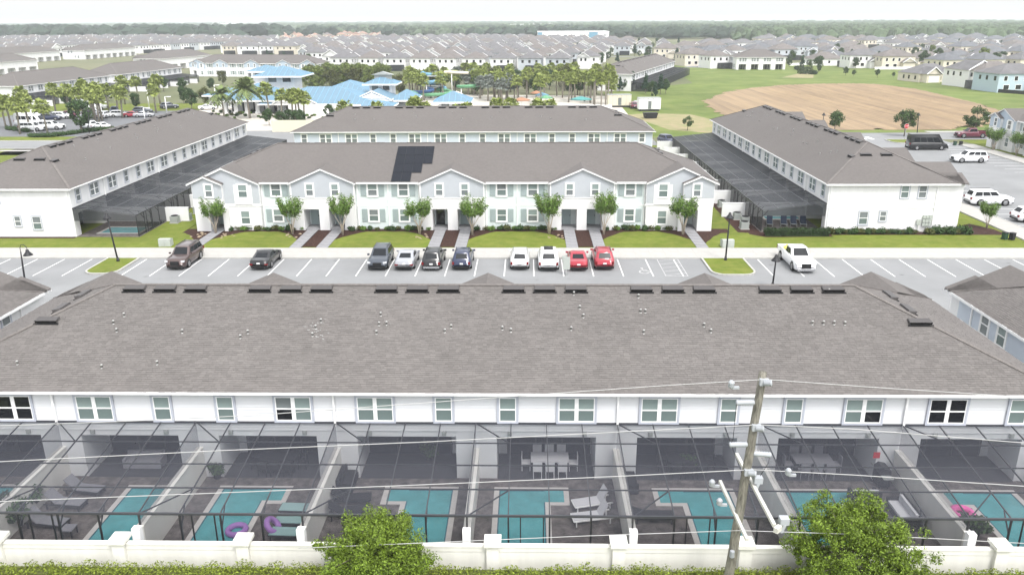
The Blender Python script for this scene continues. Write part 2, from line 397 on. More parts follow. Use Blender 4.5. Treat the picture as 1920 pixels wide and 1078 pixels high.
# bare field behind, furrows as real ridges plus shading streaked into the soil colour
def soil():
    x0, x1, y0, y1 = 45, 130, 168, 296
    poly = [(47.5,205),(49,230),(58,252),(70,272),(88,287),(104,293),(122,291),(126,270),(124,246),(122,226),(119,210),(114,194),(104,180),(88,171),(66,170.5),(55,180),(48,192)]
    def inside(x, y):
        c = False; j = len(poly)-1
        for i in range(len(poly)):
            xi, yi = poly[i]; xj, yj = poly[j]
            if (yi > y) != (yj > y) and x < (xj-xi)*(y-yi)/(yj-yi)+xi: c = not c
            j = i
        return c
    vs = []; idx = {}; fs = []; nx, ny = 230, 110; SN_, CS_, FS_ = .989, .146, 3.2
    def vid(i, j):
        if (i, j) in idx: return idx[(i, j)]
        x = x0+(x1-x0)*i/nx + 0; y = y0+(y1-y0)*j/ny
        am = sum(inside(x+dx, y+dy) for dx, dy in ((-4,0),(4,0),(0,-6),(0,6)))/4*inside(x, y)
        ph = (SN_*(x-80) + CS_*(y-200) + 2.0*noise.noise(Vector((x*.03, y*.03, 0))))*2*PI/FS_*2
        rough = .5+.5*noise.noise(Vector((x*.035+7, y*.03, 3)))
        z = .05 + am*(.62*abs(math.sin(ph/2))**.7*min(1, max(.12, (x-66)/16))*(.45+.7*rough)) + am*.12*noise.noise(Vector((x*.1, y*.1, 5)))
        idx[(i, j)] = len(vs); vs.append((x, y, z)); return idx[(i, j)]
    for i in range(nx):
        for j in range(ny):
            x = x0+(x1-x0)*(i+.5)/nx; y = y0+(y1-y0)*(j+.5)/ny
            if inside(x+2.0*noise.noise(Vector((x*.25,y*.25,0))), y+2.0*noise.noise(Vector((x*.2,y*.2,9)))): fs.append((vid(i,j), vid(i+1,j), vid(i+1,j+1), vid(i,j+1)))
    mb = MB(); mb.v = vs; mb.f = fs; mb.mi = [0]*len(fs); mb.sm = [True]*len(fs)
    struct(mb.build('bare_field', SOIL))
soil()
# ================================================================== WINDOWS
WC = {}
def win_meshes(wd, ht, style, trim, pm):
    k = (wd, ht, style, trim, pm)
    if k in WC: return WC[k]
    t = .11 if trim != 'w' else .13; T = WTRIM if trim == 'g' else TRIM; a, b = wd/2, ht/2
    fr = MB().box(-a-t, a+t, -.05, .02, b, b+t).box(-a-t, a+t, -.06, .02, -b-t, -b).box(-a-t, -a, -.05, .02, -b, b).box(a, a+t, -.05, .02, -b, b).mesh('window', T)
    n = 2 if style == 'D' else 1; sw = (wd - (n-1)*.10)/n; sash = MB(); p = []
    for i in range(n):
        x0 = -a + i*(sw+.10); x1 = x0+sw
        sash.box(x0, x0+.05, -.035, .0, -b, b).box(x1-.05, x1, -.035, .0, -b, b).box(x0+.05, x1-.05, -.035, .0, b-.05, b).box(x0+.05, x1-.05, -.035, .0, -b, -b+.05).box(x0+.05, x1-.05, -.04, .0, -.035, .035)
        if i: sash.box(x0-.10, x0, -.045, .0, -b, b)
        p.append((x0+.05, x1-.05, .035, b-.05)); p.append((x0+.05, x1-.05, -b+.05, -.035))
    sm = sash.mesh('sash', TRIM)
    pw, ph = p[0][1]-p[0][0], p[0][3]-p[0][2]
    pm_ = {q: MB().box(-pw/2, pw/2, -.012, .0, -ph/2, ph/2).mesh('pane', {'b': PANE, 's': PANEL_, 'd': PANED, 'g': PANEG}[q]) for q in 'bsdg'}
    WC[k] = (fr, sm, pm_, [((q[0]+q[1])/2, (q[2]+q[3])/2) for q in p]); return WC[k]
FACE = {'-y': 0, '+y': PI, '-x': -PI/2, '+x': PI/2}
def window(par, x, y, z, face='-y', wd=.86, ht=1.3, style='S', trim='g', panes='bs'):
    fr, sm, pmm, cs = win_meshes(wd, ht, style, trim, 0)
    if isinstance(panes, dict): panes = 'bs'
    o = link('window', fr, par, (x, y, z), FACE[face]); link('sash', sm, o)
    for i, c in enumerate(cs): link('pane', pmm[panes[i % len(panes)]], o, (c[0], -.006, c[1]))
    return o
# ================================================================== TOWNHOUSE ROW
U = 7.17
def shingle_slope(par, P0, P1, Q0, Q1, seed, expo=.145, name='shingles'):
    """tabs laid in courses between eave P0-P1 and top edge Q0-Q1 (parent space)"""
    rr = random.Random(seed); P0, P1, Q0, Q1 = map(Vector, (P0, P1, Q0, Q1)); mb = MB()
    nrm = (P1-P0).cross(Q0-P0).normalized(); 
    if nrm.z < 0: nrm = -nrm
    mid0, mid1 = (P0+P1)/2, (Q0+Q1)/2
    along = (P1-P0).normalized(); up = nrm.cross(along)
    if up.z < 0: up = -up
    H = (Q0-P0).dot(up); n = int(H/expo)
    for r in range(n):
        t0, t1 = r/n, (r+1)/n
        a, b = P0.lerp(Q0, t0), P1.lerp(Q1, t0); L_ = (b-a).length
        if L_ < .3: break
        x = -rr.random()*.3
        while x < L_:
            wd = rr.choice((.17, .22, .28, .33, .33)); x0, x1 = max(0, x), min(L_, x+wd-.012); x += wd
            if x1-x0 < .03: continue
            h = .012+rr.random()*.014; dz = rr.random()*.03
            p = a+along*x0 - up*dz; q = a+along*x1 - up*dz; e = up*(H/n+dz+.01)
            mb.add([p+nrm*.003, q+nrm*.003, q+nrm*h, p+nrm*h, q+nrm*.004+e, p+nrm*.004+e], [(0,1,2,3), (3,2,4,5)])
    return stuff(mb.build(name, SHING, par))
def block(label, cx, cy, z0=0.0, rot=0.0, L=28.7, eave=5.4, ridge=8.7, wallM=WHITE, gabM=GABLE, bayM=MINT, wtrim='g', rear=True, front=True, ends='both',
          units=8, lap=False, shing=(), pane=None, name='townhouse_row', vents=True, group='townhouse rows', rearM=None, frontwin='w', seed=0, vent_skip=()):
    rr = random.Random(100+seed); B = thing(name, label, 'townhouses', (cx, cy, z0), rot, group)
    rearM = rearM or wallM
    nU = units; uw = 2*L/nU; up0 = 2.75; ez = eave-.06
    # ---- walls
    mb = MB(); mb.box(-L, L, -6.7, 6.7, up0, ez).box(-L, L, -4.2, 5.0, 0, up0)
    if lap:                                            # lap siding boards on the rear wall
        k = 0; z = up0+.02
        while z < ez-.05:
            z2 = min(z+.165, ez-.01); mb.add([(-L,-6.735,z),(L,-6.735,z),(L,-6.705,z2),(-L,-6.705,z2),(-L,-6.70,z),(L,-6.70,z)], [(0,1,2,3),(4,5,1,0)]); z += .165
    mb.build('wall', rearM, B)
    # rear piers and lanai beam, front wall with porch openings
    rp = MB()
    for k in range(nU): rp.box(-L+k*uw+1.05, -L+(k+1)*uw-1.05, -6.68, -6.4, 2.42, up0-.003)
    for k in range(nU+1):
        x = -L+k*uw; w0 = 1.05
        rp.box(max(-L, x-w0), min(L, x+w0), -6.7, -4.2, 0, up0-.003)
    rp.build('lanai_pier', rearM, B)
    doorm = MB().box(-2.2, 2.2, -.05, 0, 0, 2.2).mesh('sliding_door', GLASSDK)  # dark glass widened to deepen the shade on the porch back wall
    doorf = MB().box(-2.27,-2.2,-.08,0,0,2.27).box(2.2,2.27,-.08,0,0,2.27).box(-.75,-.67,-.08,0,0,2.2).box(.70,.78,-.08,0,0,2.2).box(-2.2,2.2,-.08,0,2.2,2.27).mesh('door_frame', BRONZE if lap else TRIM)
    if rear:
        for k in range(nU):
            x = -L+(k+.5)*uw + (-.2 if k % 2 else .2)
            if lap:
                for q in (-1.25, 1.3): MB().box(-.11, .11, -.08, 0, -.12, .12).box(-.06, .06, -.12, -.08, -.08, .06).build('porch_light', GREYM, B, (-L+(k+.5)*uw+q*1.5, -6.70, 2.64))
            d = link('sliding_door', doorm, B, (x, -4.21, .02)); link('door_frame', doorf, d)
    # front: porches
    nm = nU//2-1; mids = [(i-(nm-1)/2)*2*uw for i in range(nm)]
    holes = []
    for gx in mids: holes += [(gx-2.25, gx-.55), (gx+.55, gx+2.25)]
    e0 = L-2.4
    holes += [(-e0-.75, -e0+.75), (e0-.75, e0+.75)]; holes.sort()
    gab_int = [(gx-3.6, gx+3.6) for gx in mids] + [(-L, -L+7.3), (L-7.3, L)]
    if front:
        fw_ = MB(); x = -L
        for a, b in holes + [(L, L)]:
            segs = [x, a]
            cuts = sorted({x, a} | {q for g_ in gab_int for q in g_ if x < q < a})
            for s0, s1 in zip(cuts, cuts[1:]):
                if s1-s0 < .02: continue
                ing = any(g0-.01 <= s0 and s1 <= g1+.01 for g0, g1 in gab_int)
                fw_.box(s0, s1, 5.0, 7.3 if ing else 6.7, 0, up0-.002)
            if b > a: fw_.box(a, b, 5.6, 7.3, 2.42, up0-.002)
            x = b
        fw_.build('front_wall', WHITE if bayM is not BLUE else WHITE, B)
        dm = MB().box(-.5,.5,-.05,0,0,2.1).box(-.38,-.06,-.07,-.05,1.2,1.95).box(.06,.38,-.07,-.05,1.2,1.95).box(-.38,-.06,-.07,-.05,.2,1.0).box(.06,.38,-.07,-.05,.2,1.0).mesh('door', DOORM)
        dk = MB().box(-.5,.5,-.05,0,0,2.1).mesh('door', PANED); dh = MB().box(.36,.42,-.10,-.05,.95,1.1).mesh('handle', BRONZE)
        for i, (a, b) in enumerate(holes):
            d = link('door', dk if (name == 'townhouse_row' and i == 4 and seed == 2) else dm, B, ((a+b)/2+.2, 5.0, .16), PI); link('handle', dh, d)
            MB().box(a+.01, b-.01, 5.02, 7.25, 0, .15).build('porch_step', SLAB, B)
        # siding skins and belts
        belts = MB(); 
        edges = sorted(q for g_ in gab_int for q in g_)
        bays = list(zip(edges[1::2], edges[2::2]))
        for a, b in bays:
            MB().box(a+.03, b-.03, 6.7, 6.73, .02, ez-.02).build('bay_wall', bayM, B)
            belts.box(a+.03, b-.03, 6.73, 6.76, up0-.08, up0+.08)
        pit = (ridge-eave)/7.15
        gz = eave-.08
        for gx in mids:
            hp = eave+1.62
            MB().prism([(gx-3.55, 0+up0), (gx+3.55, up0), (gx+3.55, gz), (gx, hp-.12), (gx-3.55, gz)], 6.7, 7.3).build('gable_wall', WHITE, B)
            MB().prism([(gx-3.5, 3.75), (gx+3.5, 3.75), (gx+3.5, gz), (gx, hp-.15), (gx-3.5, gz)], 7.3, 7.33).build('gable_siding', gabM, B)
            belts.box(gx-3.55, gx+3.55, 7.3, 7.35, 3.62, 3.75).box(gx-3.58, gx-3.44, 7.33, 7.37, 3.75, gz).box(gx+3.44, gx+3.58, 7.33, 7.37, 3.75, gz)
            for s in (-1.4, 1.4): window(B, gx+s, 7.35, 4.62, '+y', .8, 1.3, 'S', frontwin, pane or 'bg')
        for s in (-1, 1):
            gx = s*(L-3.75); hp = eave+1.72
            ax = s*(L-3.45); MB().prism([(gx-3.6, up0), (gx+3.75, up0), (gx+3.75, gz), (ax, hp-.14), (gx-3.6, gz)] if s > 0 else [(gx-3.75, up0), (gx+3.6, up0), (gx+3.6, gz), (ax, hp-.14), (gx-3.75, gz)], 6.7, 7.3).build('gable_wall', WHITE, B)
            MB().prism([(gx-3.55, 3.1), (gx+3.55, 3.1), (gx+3.55, gz), (ax, hp-.2), (gx-3.55, gz)], 7.3, 7.33).build('gable_siding', gabM, B)
            wx = s*(L-5.5)
            belts.box(wx-1.0, wx+1.0, 7.33, 7.36, 2.9, gz-.15)
            belts.box(gx-3.7, gx+3.7, 7.3, 7.36, 2.82, 2.96)
            window(B, wx, 7.38, 4.5, '+y', 1.0, 1.45, 'S', frontwin, pane or 'bs'); window(B, wx, 7.32, 1.5, '+y', 1.0, 1.5, 'S', frontwin, 'bs')
            g2 = s*(L-1.9); h2 = eave+.88
            ax = s*(L-1.5); q0, q1 = sorted((s*(L-3.35), s*L)); MB().prism([(q0, up0), (q1, up0), (q1, gz), (ax, h2-.14), (q0, gz)], 7.3, 7.75).build('gable_wall', WHITE, B)
            MB().prism([(q0+.05, 3.75), (q1-.05, 3.75), (q1-.05, gz), (ax, h2-.2), (q0+.05, gz)], 7.75, 7.78).build('gable_siding', gabM, B)
            MB().box(g2-1.85, e0*s-.75, 7.3, 7.75, 0, up0-.002).box(e0*s+.75, g2+1.85, 7.3, 7.75, 0, up0-.002).box(e0*s-.75, e0*s+.75, 7.3, 7.75, 2.42, up0-.002).build('porch_column', WHITE, B)
            window(B, g2, 7.80, 4.62, '+y', .8, 1.35, 'S', frontwin, pane or 'bg')
        belts.build('trim_board', TRIM, B)
        sh = MB().box(-.33, .33, -.04, 0, -.72, .72)
        for q in range(-6, 7): sh.box(-.27, .27, -.055, -.04, q*.1-.02, q*.1+.03)
        sh = sh.mesh('shutter', SHUT)
        for a, b in bays:
            cs = [(a+b)/2] if b-a < 5 else [a+1.85, b-1.85]
            for x in cs:
                for z in (4.52, 1.62):
                    window(B, x, 6.78, z, '+y', 1.05, 1.38, 'S', 'w', ('bs', 'bg', 'ss', 'gs')[rr.randrange(4)])
                    for s in (-1, 1): link('shutter', sh, B, (x+s*.98, 6.765, z), PI)
        dsm = MB().box(-.05, .05, 6.73, 6.84, .1, ez).mesh('downspout', TRIM)
        for a, b in bays:
            for x in [a+.15, b-.15] + ([(a+b)/2] if b-a > 5 else []): link('downspout', dsm, B, (x, 0, 0))
    # ends
    for s in (-1, 1):
        if ends not in ('both', s): continue
        f = '-x' if s < 0 else '+x'; x = s*(L+.012)
        for y, z, w_, h_, pn in ((1.5, eave-.95, .85, 1.35, 'bs'), (3.4, eave-.95, .85, 1.35, 'gg'), (-2.6, 1.55, .95, 1.45, 'gs'), (-.5, 1.75, .7, 1.1, 'gg')):
            window(B, x, y, z, f, w_, h_, 'S', wtrim, pn)
        MB().box(min(x, x+s*.04), max(x, x+s*.04), -6.7, 6.7, up0-.07, up0+.07).build('belt_course', TRIM, B)
        for y in (4.95, -6.45): MB().box(min(x, x+s*.09), max(x, x+s*.09), y-.05, y+.05, .1, ez).build('downspout', TRIM, B)
    # rear windows
    if rear:
        yw = -6.76 if lap else -6.72
        for k in range(nU+1):
            x = -L+k*uw
            for s in (-1, 1):
                if (k == 0 and s < 0) or (k == nU and s > 0): continue
                key = (k, s); pn = pane or 'bsbs'
                if isinstance(pane, dict): pn = pane.get(key, 'bsbs')
                if k % 2: window(B, x+s*2.08, yw, eave-1.08, '-y', 1.82, 1.34, 'D', wtrim, pn)
                else: window(B, x+s*1.62, yw, eave-1.08, '-y', .86, 1.34, 'S', wtrim, pn)
        ds = MB()
        dsm = MB().box(-.05, .05, -6.86, -6.76, up0+.3, ez).mesh('downspout', TRIM)
        for k in range(1, nU, 2): link('downspout', dsm, B, (-L+k*uw, 0, 0))
    # ---- roof
    ex, ey = L+.45, 7.15; rx = L-7.7; pit = (ridge-eave)/7.15
    E = [(-ex,-ey,eave),(ex,-ey,eave),(ex,ey,eave),(-ex,ey,eave),(-rx,0,ridge),(rx,0,ridge)]
    rf = MB().add(E, [(0,1,5,4),(1,2,5),(2,3,4,5),(3,0,4),(3,2,1,0)])
    def groof(gx, hw, hp, yf):
        yb = ey-(hp-eave)/pit
        rf.add([(gx-hw,yf,eave),(gx-hw,ey-.01,eave),(gx,yb,hp),(gx,yf,hp),(gx+hw,ey-.01,eave),(gx+hw,yf,eave)], [(0,3,2,1),(3,5,4,2)])
        rf.add([(gx-hw,yf,eave-.06),(gx-hw,ey,eave-.06),(gx,yb,hp-.06),(gx,yf,hp-.06),(gx+hw,ey,eave-.06),(gx+hw,yf,eave-.06)], [(0,1,2,3),(3,2,4,5)])
        for s in (-1, 1):
            fa.add([(gx+s*hw,yf-.02,eave-.012),(gx,yf-.02,hp-.012),(gx,yf-.02,hp-.2),(gx+s*hw,yf-.02,eave-.2),
                    (gx+s*hw,yf-.07,eave-.012),(gx,yf-.07,hp-.012),(gx,yf-.07,hp-.2),(gx+s*hw,yf-.07,eave-.2)], [(0,1,2,3),(7,6,5,4),(0,4,5,1),(3,2,6,7)])
    fa = MB()
    if front:
        for gx in mids: groof(gx, 3.75, eave+1.62, 7.62)
        for s in (-1, 1): groof(s*(L-3.45), 3.9, eave+1.72, 7.62); groof(s*(L-1.5), 1.95, eave+.86, 8.05)
    roof = rf.build('roof', ROOF, B)
    fa.box(-ex-.02, ex+.02, -ey-.06, -ey-.0, eave-.12, eave+.005)
    if not front: fa.box(-ex-.02, ex+.02, ey, ey+.05, eave-.18, eave-.01)
    else:
        es = sorted(q for g_ in gab_int for q in g_)
        for a, b in zip(es[1::2], es[2::2]): fa.box(a+.0, b-.0, ey, ey+.06, eave-.18, eave+.02)
    for s in (-1, 1): fa.box(min(s*ex, s*(ex+.05)), max(s*ex, s*(ex+.05)), -ey, ey, eave-.18, eave-.01)
    fa.build('fascia', TRIM, roof)
    cp = MB()
    def cap(p, q):
        p, q = Vector(p), Vector(q); d = q-p; n = int(d.length/.3); e = d/n
        for i in range(n): cp.bar(p+e*i+Vector((0,0,.0)), p+e*(i+1)*1.0+Vector((0,0,.012)), .26, .04)
    for p, q in ((E[4],E[5]),(E[0],E[4]),(E[1],E[5]),(E[2],E[5]),(E[3],E[4])): cap(p, q)
    stuff(cp.build('ridge_cap', RCAP, roof))
    for i, sname in enumerate(shing):
        S = {'rear': (E[0],E[1],E[4],E[5]), 'front': (E[2],E[3],E[5],E[4]), 'right': (E[1],E[2],E[5],E[5]), 'left': (E[3],E[0],E[4],E[4])}[sname]
        shingle_slope(roof, *S, seed*10+i)
    if vents:
        th = math.atan(pit); vm = MB()
        vm.add([(-.6,-.22,.02),(.6,-.22,.02),(.6,.20,.02),(-.6,.20,.02),(-.6,-.22,.21),(.6,-.22,.21),(.55,.20,.12),(-.55,.20,.12)], [(4,5,6,7),(1,2,6,5),(2,3,7,6),(3,0,4,7)], 0)
        vm.add([(-.58,-.225,.022),(.58,-.225,.022),(.58,-.225,.19),(-.58,-.225,.19)], [(0,1,2,3)], 1).box(-.68, .68, -.32, -.226, .015, .05, 1)
        vm = vm.mesh('roof_vent', [VENT, VENTD])
        def putv(x, y, az):
            o = link('roof_vent', vm, roof); 
            o.matrix_local = Matrix.Translation((x, y, ridge-abs(y)*pit+.01)) @ Matrix.Rotation(az, 4, 'Z') @ Matrix.Rotation(th, 4, 'X')
        for k in range(nU-2):
            c = -L+(k+1.5)*uw
            for q in (-1.75, 0, 1.75): putv(c+q, -.36, 0)
        for s in (-1, 1):
            putv(s*(L-5.1), -2.65, 0)
            pe = (ridge-eave)/(ex-rx)
            for q in (-2.1, 2.1):
                o = link('roof_vent', vm, roof); dx = 2.6
                o.matrix_local = Matrix.Translation((s*(rx+dx), q*.55, ridge-dx*pe+.012)) @ Matrix.Rotation(s*PI/2, 4, 'Z') @ Matrix.Rotation(math.atan(pe), 4, 'X')
        pm = MB().lathe((0,0,-.05), [(.045,0),(.045,.20),(.065,.20),(.065,.25),(.03,.27)], 8).lathe((0,0,-.06), [(.09,0),(.055,.08)], 8).mesh('vent_pipe', PIPE)
        if not lap:
            for k in range(nU):
                for q in range(rr.randrange(2, 4)):
                    x = -L+(k+.5)*uw+rr.uniform(-2, 2); y = -rr.uniform(1.3, 4.2); 
                    if abs(x) > rx-y*0 - 1: continue
                    link('vent_pipe', pm, roof, (x, y, ridge+y*pit))
        else:
            p0 = B.matrix_basis @ Vector(E[4]); n_ = Vector((0, -pit, 1)).normalized(); p0 = Vector((cx+E[4][0], cy, z0+ridge))
            for px, py in NEAR_PIPES:
                h = hitplane(px, py, p0, n_); link('vent_pipe', pm, roof, (h.x-cx, h.y-cy, h.z-z0))
            sp = MB(); up_ = Vector((0, 1, pit)).normalized()
            for q in range(34):
                h = hitplane(597+rr.gauss(0, 13), 616+rr.gauss(0, 9), p0, n_) - Vector((cx, cy, z0)) + n_*.03; a_ = Vector((1,0,0))*rr.uniform(.02,.10); b_ = up_*rr.uniform(.006,.02)
                sp.add([h-a_-b_, h+a_-b_*.6, h+a_*.7+b_, h-a_*.8+b_], [(0,1,2,3)])
            stuff(sp.build('sealant_spots', PIPE, roof))
    return B
NEAR_PIPES = [(213,607),(219,622),(233,593),(342,624),(451,634),(465,625),(586,630),(592,616),(602,604),(706,626),(711,610),(725,609),(714,592),(846,615),(834,623),(942,618),(958,622),(1076,553),(1087,579),(1094,595),(1071,619),(1197,558),(1201,586),(1210,586),(1207,625),(1320,612),(1333,623),(1554,548),(1523,608),(1544,608),(1564,608),(1584,609),(33,683),(191,690),(295,683)]
# ================================================================== THE ROWS OF HOUSES
NX, NY = -2.6, 43.1
dk = 'dddd'
near_panes = {(1,-1): 'dddd', (1,1): 'bsbs', (2,-1): 'bs', (2,1): 'bs', (3,-1): 'gdbs', (3,1): 'bsbs', (7,-1): 'bsbd', (7,1): 'dddd', (5,1): 'bsbs', (8,-1): 'bs'}
near = block('nearest white townhouse row with broad brown shingle roof above the pool screens', NX, NY, ZN, 0, eave=5.1, ridge=8.4, rearM=SIDING, lap=True, shing=('rear','right','left'), pane=near_panes, seed=1, front=True)
# patch of bright sealant round three pipes on the near roof
block('white and mint townhouse row with grey gables facing the parked cars', BX, BY, 0, PI, seed=2, rear=False, frontwin='w', rearM=MINT)
block('white townhouse row on the right with a white end wall beside the lawn', 39.4, 114.9, 0, -PI/2, seed=3, wtrim='g', bayM=WHITE, gabM=WHITE)
block('white townhouse row on the left with its rear windows above a long black enclosure', -56.1, 112.8, 0, PI/2, seed=4, pane='gggg', front=False)
block('pale blue townhouse row standing behind the mint row', -8.8, 135.7, 0, 0, seed=5, rearM=BLUE, wallM=BLUE, wtrim='w', pane='ggbg', front=False)
block('white townhouse row cut by the left edge beside the nearest roof', -62.3, NY+1.1, ZN, 0, eave=5.1, ridge=8.4, seed=6, rear=False, vents=False, shing=('right',))
block('pale blue townhouse row cut by the right edge beside the nearest roof', 57.8, NY+1.5, ZN, 0, eave=5.1, ridge=8.4, wallM=BLUE, rearM=BLUE, gabM=BLUEG, wtrim='w', seed=7, rear=False, vents=False, shing=('left','rear'))
block('blue grey gabled townhouse row behind the palm at the far right edge', 91.2, 119.2, 0, PI/2, gabM=BLUEG, bayM=WHITE, wtrim='w', seed=8, rear=False, vents=False, pane='gg')
# ================================================================== SCREEN ENCLOSURES
def cage_meshes(wid, dep, hw, hf, nb=4, npur=4, S=SCREEN, PM_=BRONZE, side=1.75, bh=.10):
    d = {}
    zr = lambda t: hw+(hf-hw)*t
    AL = PM_ if PM_ is ALUM else BRONZE; d['beam'] = MB().bar((0,0,hw), (0,-dep,hf), .045, bh).mesh('roof_beam', AL)
    d['purlin'] = MB().box(0, wid, -.02, .02, -.03, .03).mesh('purlin', PM_)
    pw = wid/nb; pd = dep/npur; dz = (hf-hw)/npur
    d['panel'] = MB().add([(.02,0,.02),(pw-.02,0,.02),(pw-.02,-pd,dz+.02),(.02,-pd,dz+.02)], [(0,3,2,1)]).mesh('screen_panel', S)
    d['post'] = MB().box(-.035, .035, -.035, .035, 0, hf-.04).mesh('post', BRONZE)
    d['fpanel'] = MB().add([(.03,0,.05),(pw-.03,0,.05),(pw-.03,0,hf-.05),(.03,0,hf-.05)], [(0,1,2,3)]).mesh('wall_screen', S)
    x0 = pw*1.28
    d['door'] = MB().box(x0, x0+.05, -.03, .03, .02, hf-.05).box(x0+1.0, x0+1.05, -.03, .03, .02, hf-.05).box(x0+.05, x0+1.0, -.025, .025, .86, .94).box(x0+.05, x0+1.0, -.025, .025, .02, .10).mesh('screen_door', BRONZE)
    d['gutter'] = MB().box(0, wid, -.045, .04, -.055, .04).mesh('eave_beam', AL)
    d['side'] = MB().add([(0,-.05,side+.02),(0,-dep+.05,side+.02),(0,-dep+.05,hf-.05),(0,-.05,hw-.05)], [(0,1,2,3)]).mesh('side_screen', S)
    d['brace'] = MB().bar((0,0,hw-.03), (pw,-pd,zr(1/npur)-.03), .045, .05).mesh('brace', BRONZE)
    d['brace2'] = MB().bar((0,-dep,hf-.03), (pw,-dep+pd,zr(1-1/npur)-.03), .045, .05).mesh('brace', BRONZE)
    d['knee'] = MB().bar((0,-dep,hf-.75), (0,-dep+.6,zr(1-.6/dep)-.05), .045, .05).mesh('brace', BRONZE)
    d['arg'] = (wid, dep, hw, hf, nb, npur, pw, pd, dz); return d
def cage(d, loc, rz, label, group, open_panels=(), first=False, last=False):
    wid, dep, hw, hf, nb, npur, pw, pd, dz = d['arg']
    C = thing('pool_enclosure', label, 'screen enclosure', loc, rz, group)
    for i in range(nb + (1 if last else 0)):
        link('roof_beam', d['beam'], C, (i*pw, 0, 0)); link('post', d['post'], C, (i*pw, -dep, 0)); 
        if 0 < i: link('brace', d['knee'], C, (i*pw, 0, 0))
    for j in range(1, npur): link('purlin', d['purlin'], C, (0, -pd*j, hw+dz*j))
    link('eave_beam', d['gutter'], C, (0, -.05, hw)); link('eave_beam', d['gutter'], C, (0, -dep, hf))
    for i in range(nb):
        for j in range(npur):
            if (i, j) in open_panels: continue
            link('screen_panel', d['panel'], C, (i*pw, -pd*j, hw+dz*j))
        link('wall_screen', d['fpanel'], C, (i*pw, -dep, 0))
    link('screen_door', d['door'], C, (0, -dep, 0)); link('side_screen', d['side'], C, (0, 0, 0)); link('brace', d['brace'], C); link('brace', d['brace2'], C)
    if last: link('side_screen', d['side'], C, (wid, 0, 0))
    return C
CW, CD, CHW, CHF = U, 6.75, 3.25, 2.37
yw = NY-6.7
cm = cage_meshes(CW, CD, CHW, CHF, PM_=ALUM, bh=.06)
ZY = ZN
nlab = ['black pool enclosure cut by the lower left corner', 'black pool enclosure with grey loungers beside a narrow pool at lower left', 'black pool enclosure holding two purple swim rings', 'black pool enclosure behind the left foreground tree',
        'black pool enclosure with two white loungers right of its pool', 'black pool enclosure directly left of the leaning utility pole', 'black pool enclosure behind the right foreground tree with grey sofas', 'black pool enclosure holding the pink swim ring at lower right']
for k in range(8):
    x0 = NX-4*U+k*U
    cage(cm, (x0, yw-.02, ZY), 0, nlab[k], 'pool enclosures of the nearest row', last=(k == 7))
# masonry walls between the yards
wallmesh = MB().box(-.13, .13, -6.9, 0, 0, 1.72).mesh('wall_body', BEIGE); capm = MB().box(-.16, .16, -6.95, .0, 1.72, 1.78).mesh('wall_coping', BEIGE)
endp = MB().box(-.17, .17, -7.25, -6.95, 0, 1.9).mesh('end_post', TRIM)
wl = ['between the leftmost yard and the grey loungers', 'between the narrow left pool and the purple rings', 'right of the teal loungers, before the left tree', 'left of the pool with white loungers',
      'right of the white loungers', 'directly right of the leaning utility pole', 'left of the pool with the pink ring', 'at the far right end of the pools']
for k in range(1, 9):
    W = thing('garden_wall', 'low cream wall '+wl[k-1], 'wall', (NX-4*U+k*U, yw, ZY), 0, 'walls between the pool yards')
    link('wall_body', wallmesh, W); link('wall_coping', capm, W); link('end_post', endp, W)
# pools, decks
sheetp = MB().box(NX-4*U-8, NX+4*U+6, 29.0, yw+2.6, ZY-.05, ZY+.012)
struct(sheetp.build('pool_deck', PAVER))
lf = MB().box(-2.5, 2.5, yw-.1, yw+2.48, ZY+.012, ZY+.03).mesh('porch_floor_shade', mat('porch_floor_shade', (.045,.045,.052), .7, .1, 2))  # dark sheet over the deck, porch shade put into its colour
for k in range(8): struct(link('porch_floor_shade', lf, None, (NX-4*U+(k+.5)*U, 0, 0)))
LX = NX-4*U
def pool(x0, x1, notch, label, y1=35.25, y0=30.3):
    P = thing('swimming_pool', label, 'pool', ((x0+x1)/2, (y0+y1)/2, ZY+.014), 0, 'swimming pools of the nearest row')
    w2, d2 = (x1-x0)/2, (y1-y0)/2; c = .26
    wt = MB().box(-w2, w2, -d2, d2, -.1, -.0+.004); cp = MB().box(-w2-c, w2+c, d2, d2+c, 0, .03).box(-w2-c, w2+c, -d2-c, -d2, 0, .03)
    nL = notch < 0; nR = notch > 0; s = abs(notch); nd = 1.05
    for sgn, n_ in ((-1, nL), (1, nR)):
        xa = sgn*w2
        if n_:
            xb = sgn*(w2+s); lo, hi = min(xa, xb), max(xa, xb)
            wt.box(lo, hi, d2-nd, d2, -.1, .002); cp.box(min(xb, xb+sgn*c), max(xb, xb+sgn*c), d2-nd-c, d2+c, 0, .03).box(lo, hi, d2, d2+c, 0, .031).box(lo, hi, d2-nd-c, d2-nd, 0, .03)
            cp.box(min(xa, xa+sgn*c), max(xa, xa+sgn*c), -d2, d2-nd-c, 0, .03)
        else: cp.box(min(xa, xa+sgn*c), max(xa, xa+sgn*c), -d2, d2, 0, .03)
    cp.build('coping', COPE, P); wt.build('water', WATER, P)
    tb_ = MB().box(-w2, w2, d2-.07, d2, .004, .02).box(-w2, w2, -d2, -d2+.07, .004, .02)
    for sgn, n_ in ((-1, nL), (1, nR)): tb_.box(min(sgn*w2, sgn*(w2-.06)), max(sgn*w2, sgn*(w2-.06)), -d2+.07, d2-(nd if n_ else .07), .004, .02)
    tb_.build('tile_band', mat('pool_tile', (.04,.13,.17), .2, .3, 9), P); return P
pool(-27.4, -25.3, 0, 'turquoise pool cut by the lower left corner of the picture')
pool(-20.25, -17.95, 0, 'narrow turquoise pool right of the grey loungers at lower left')
pool(-15.5, -13.2, .95, 'turquoise pool with one purple ring floating in it')
pool(-6.0, -3.75, -1.0, 'turquoise pool behind the left foreground tree')
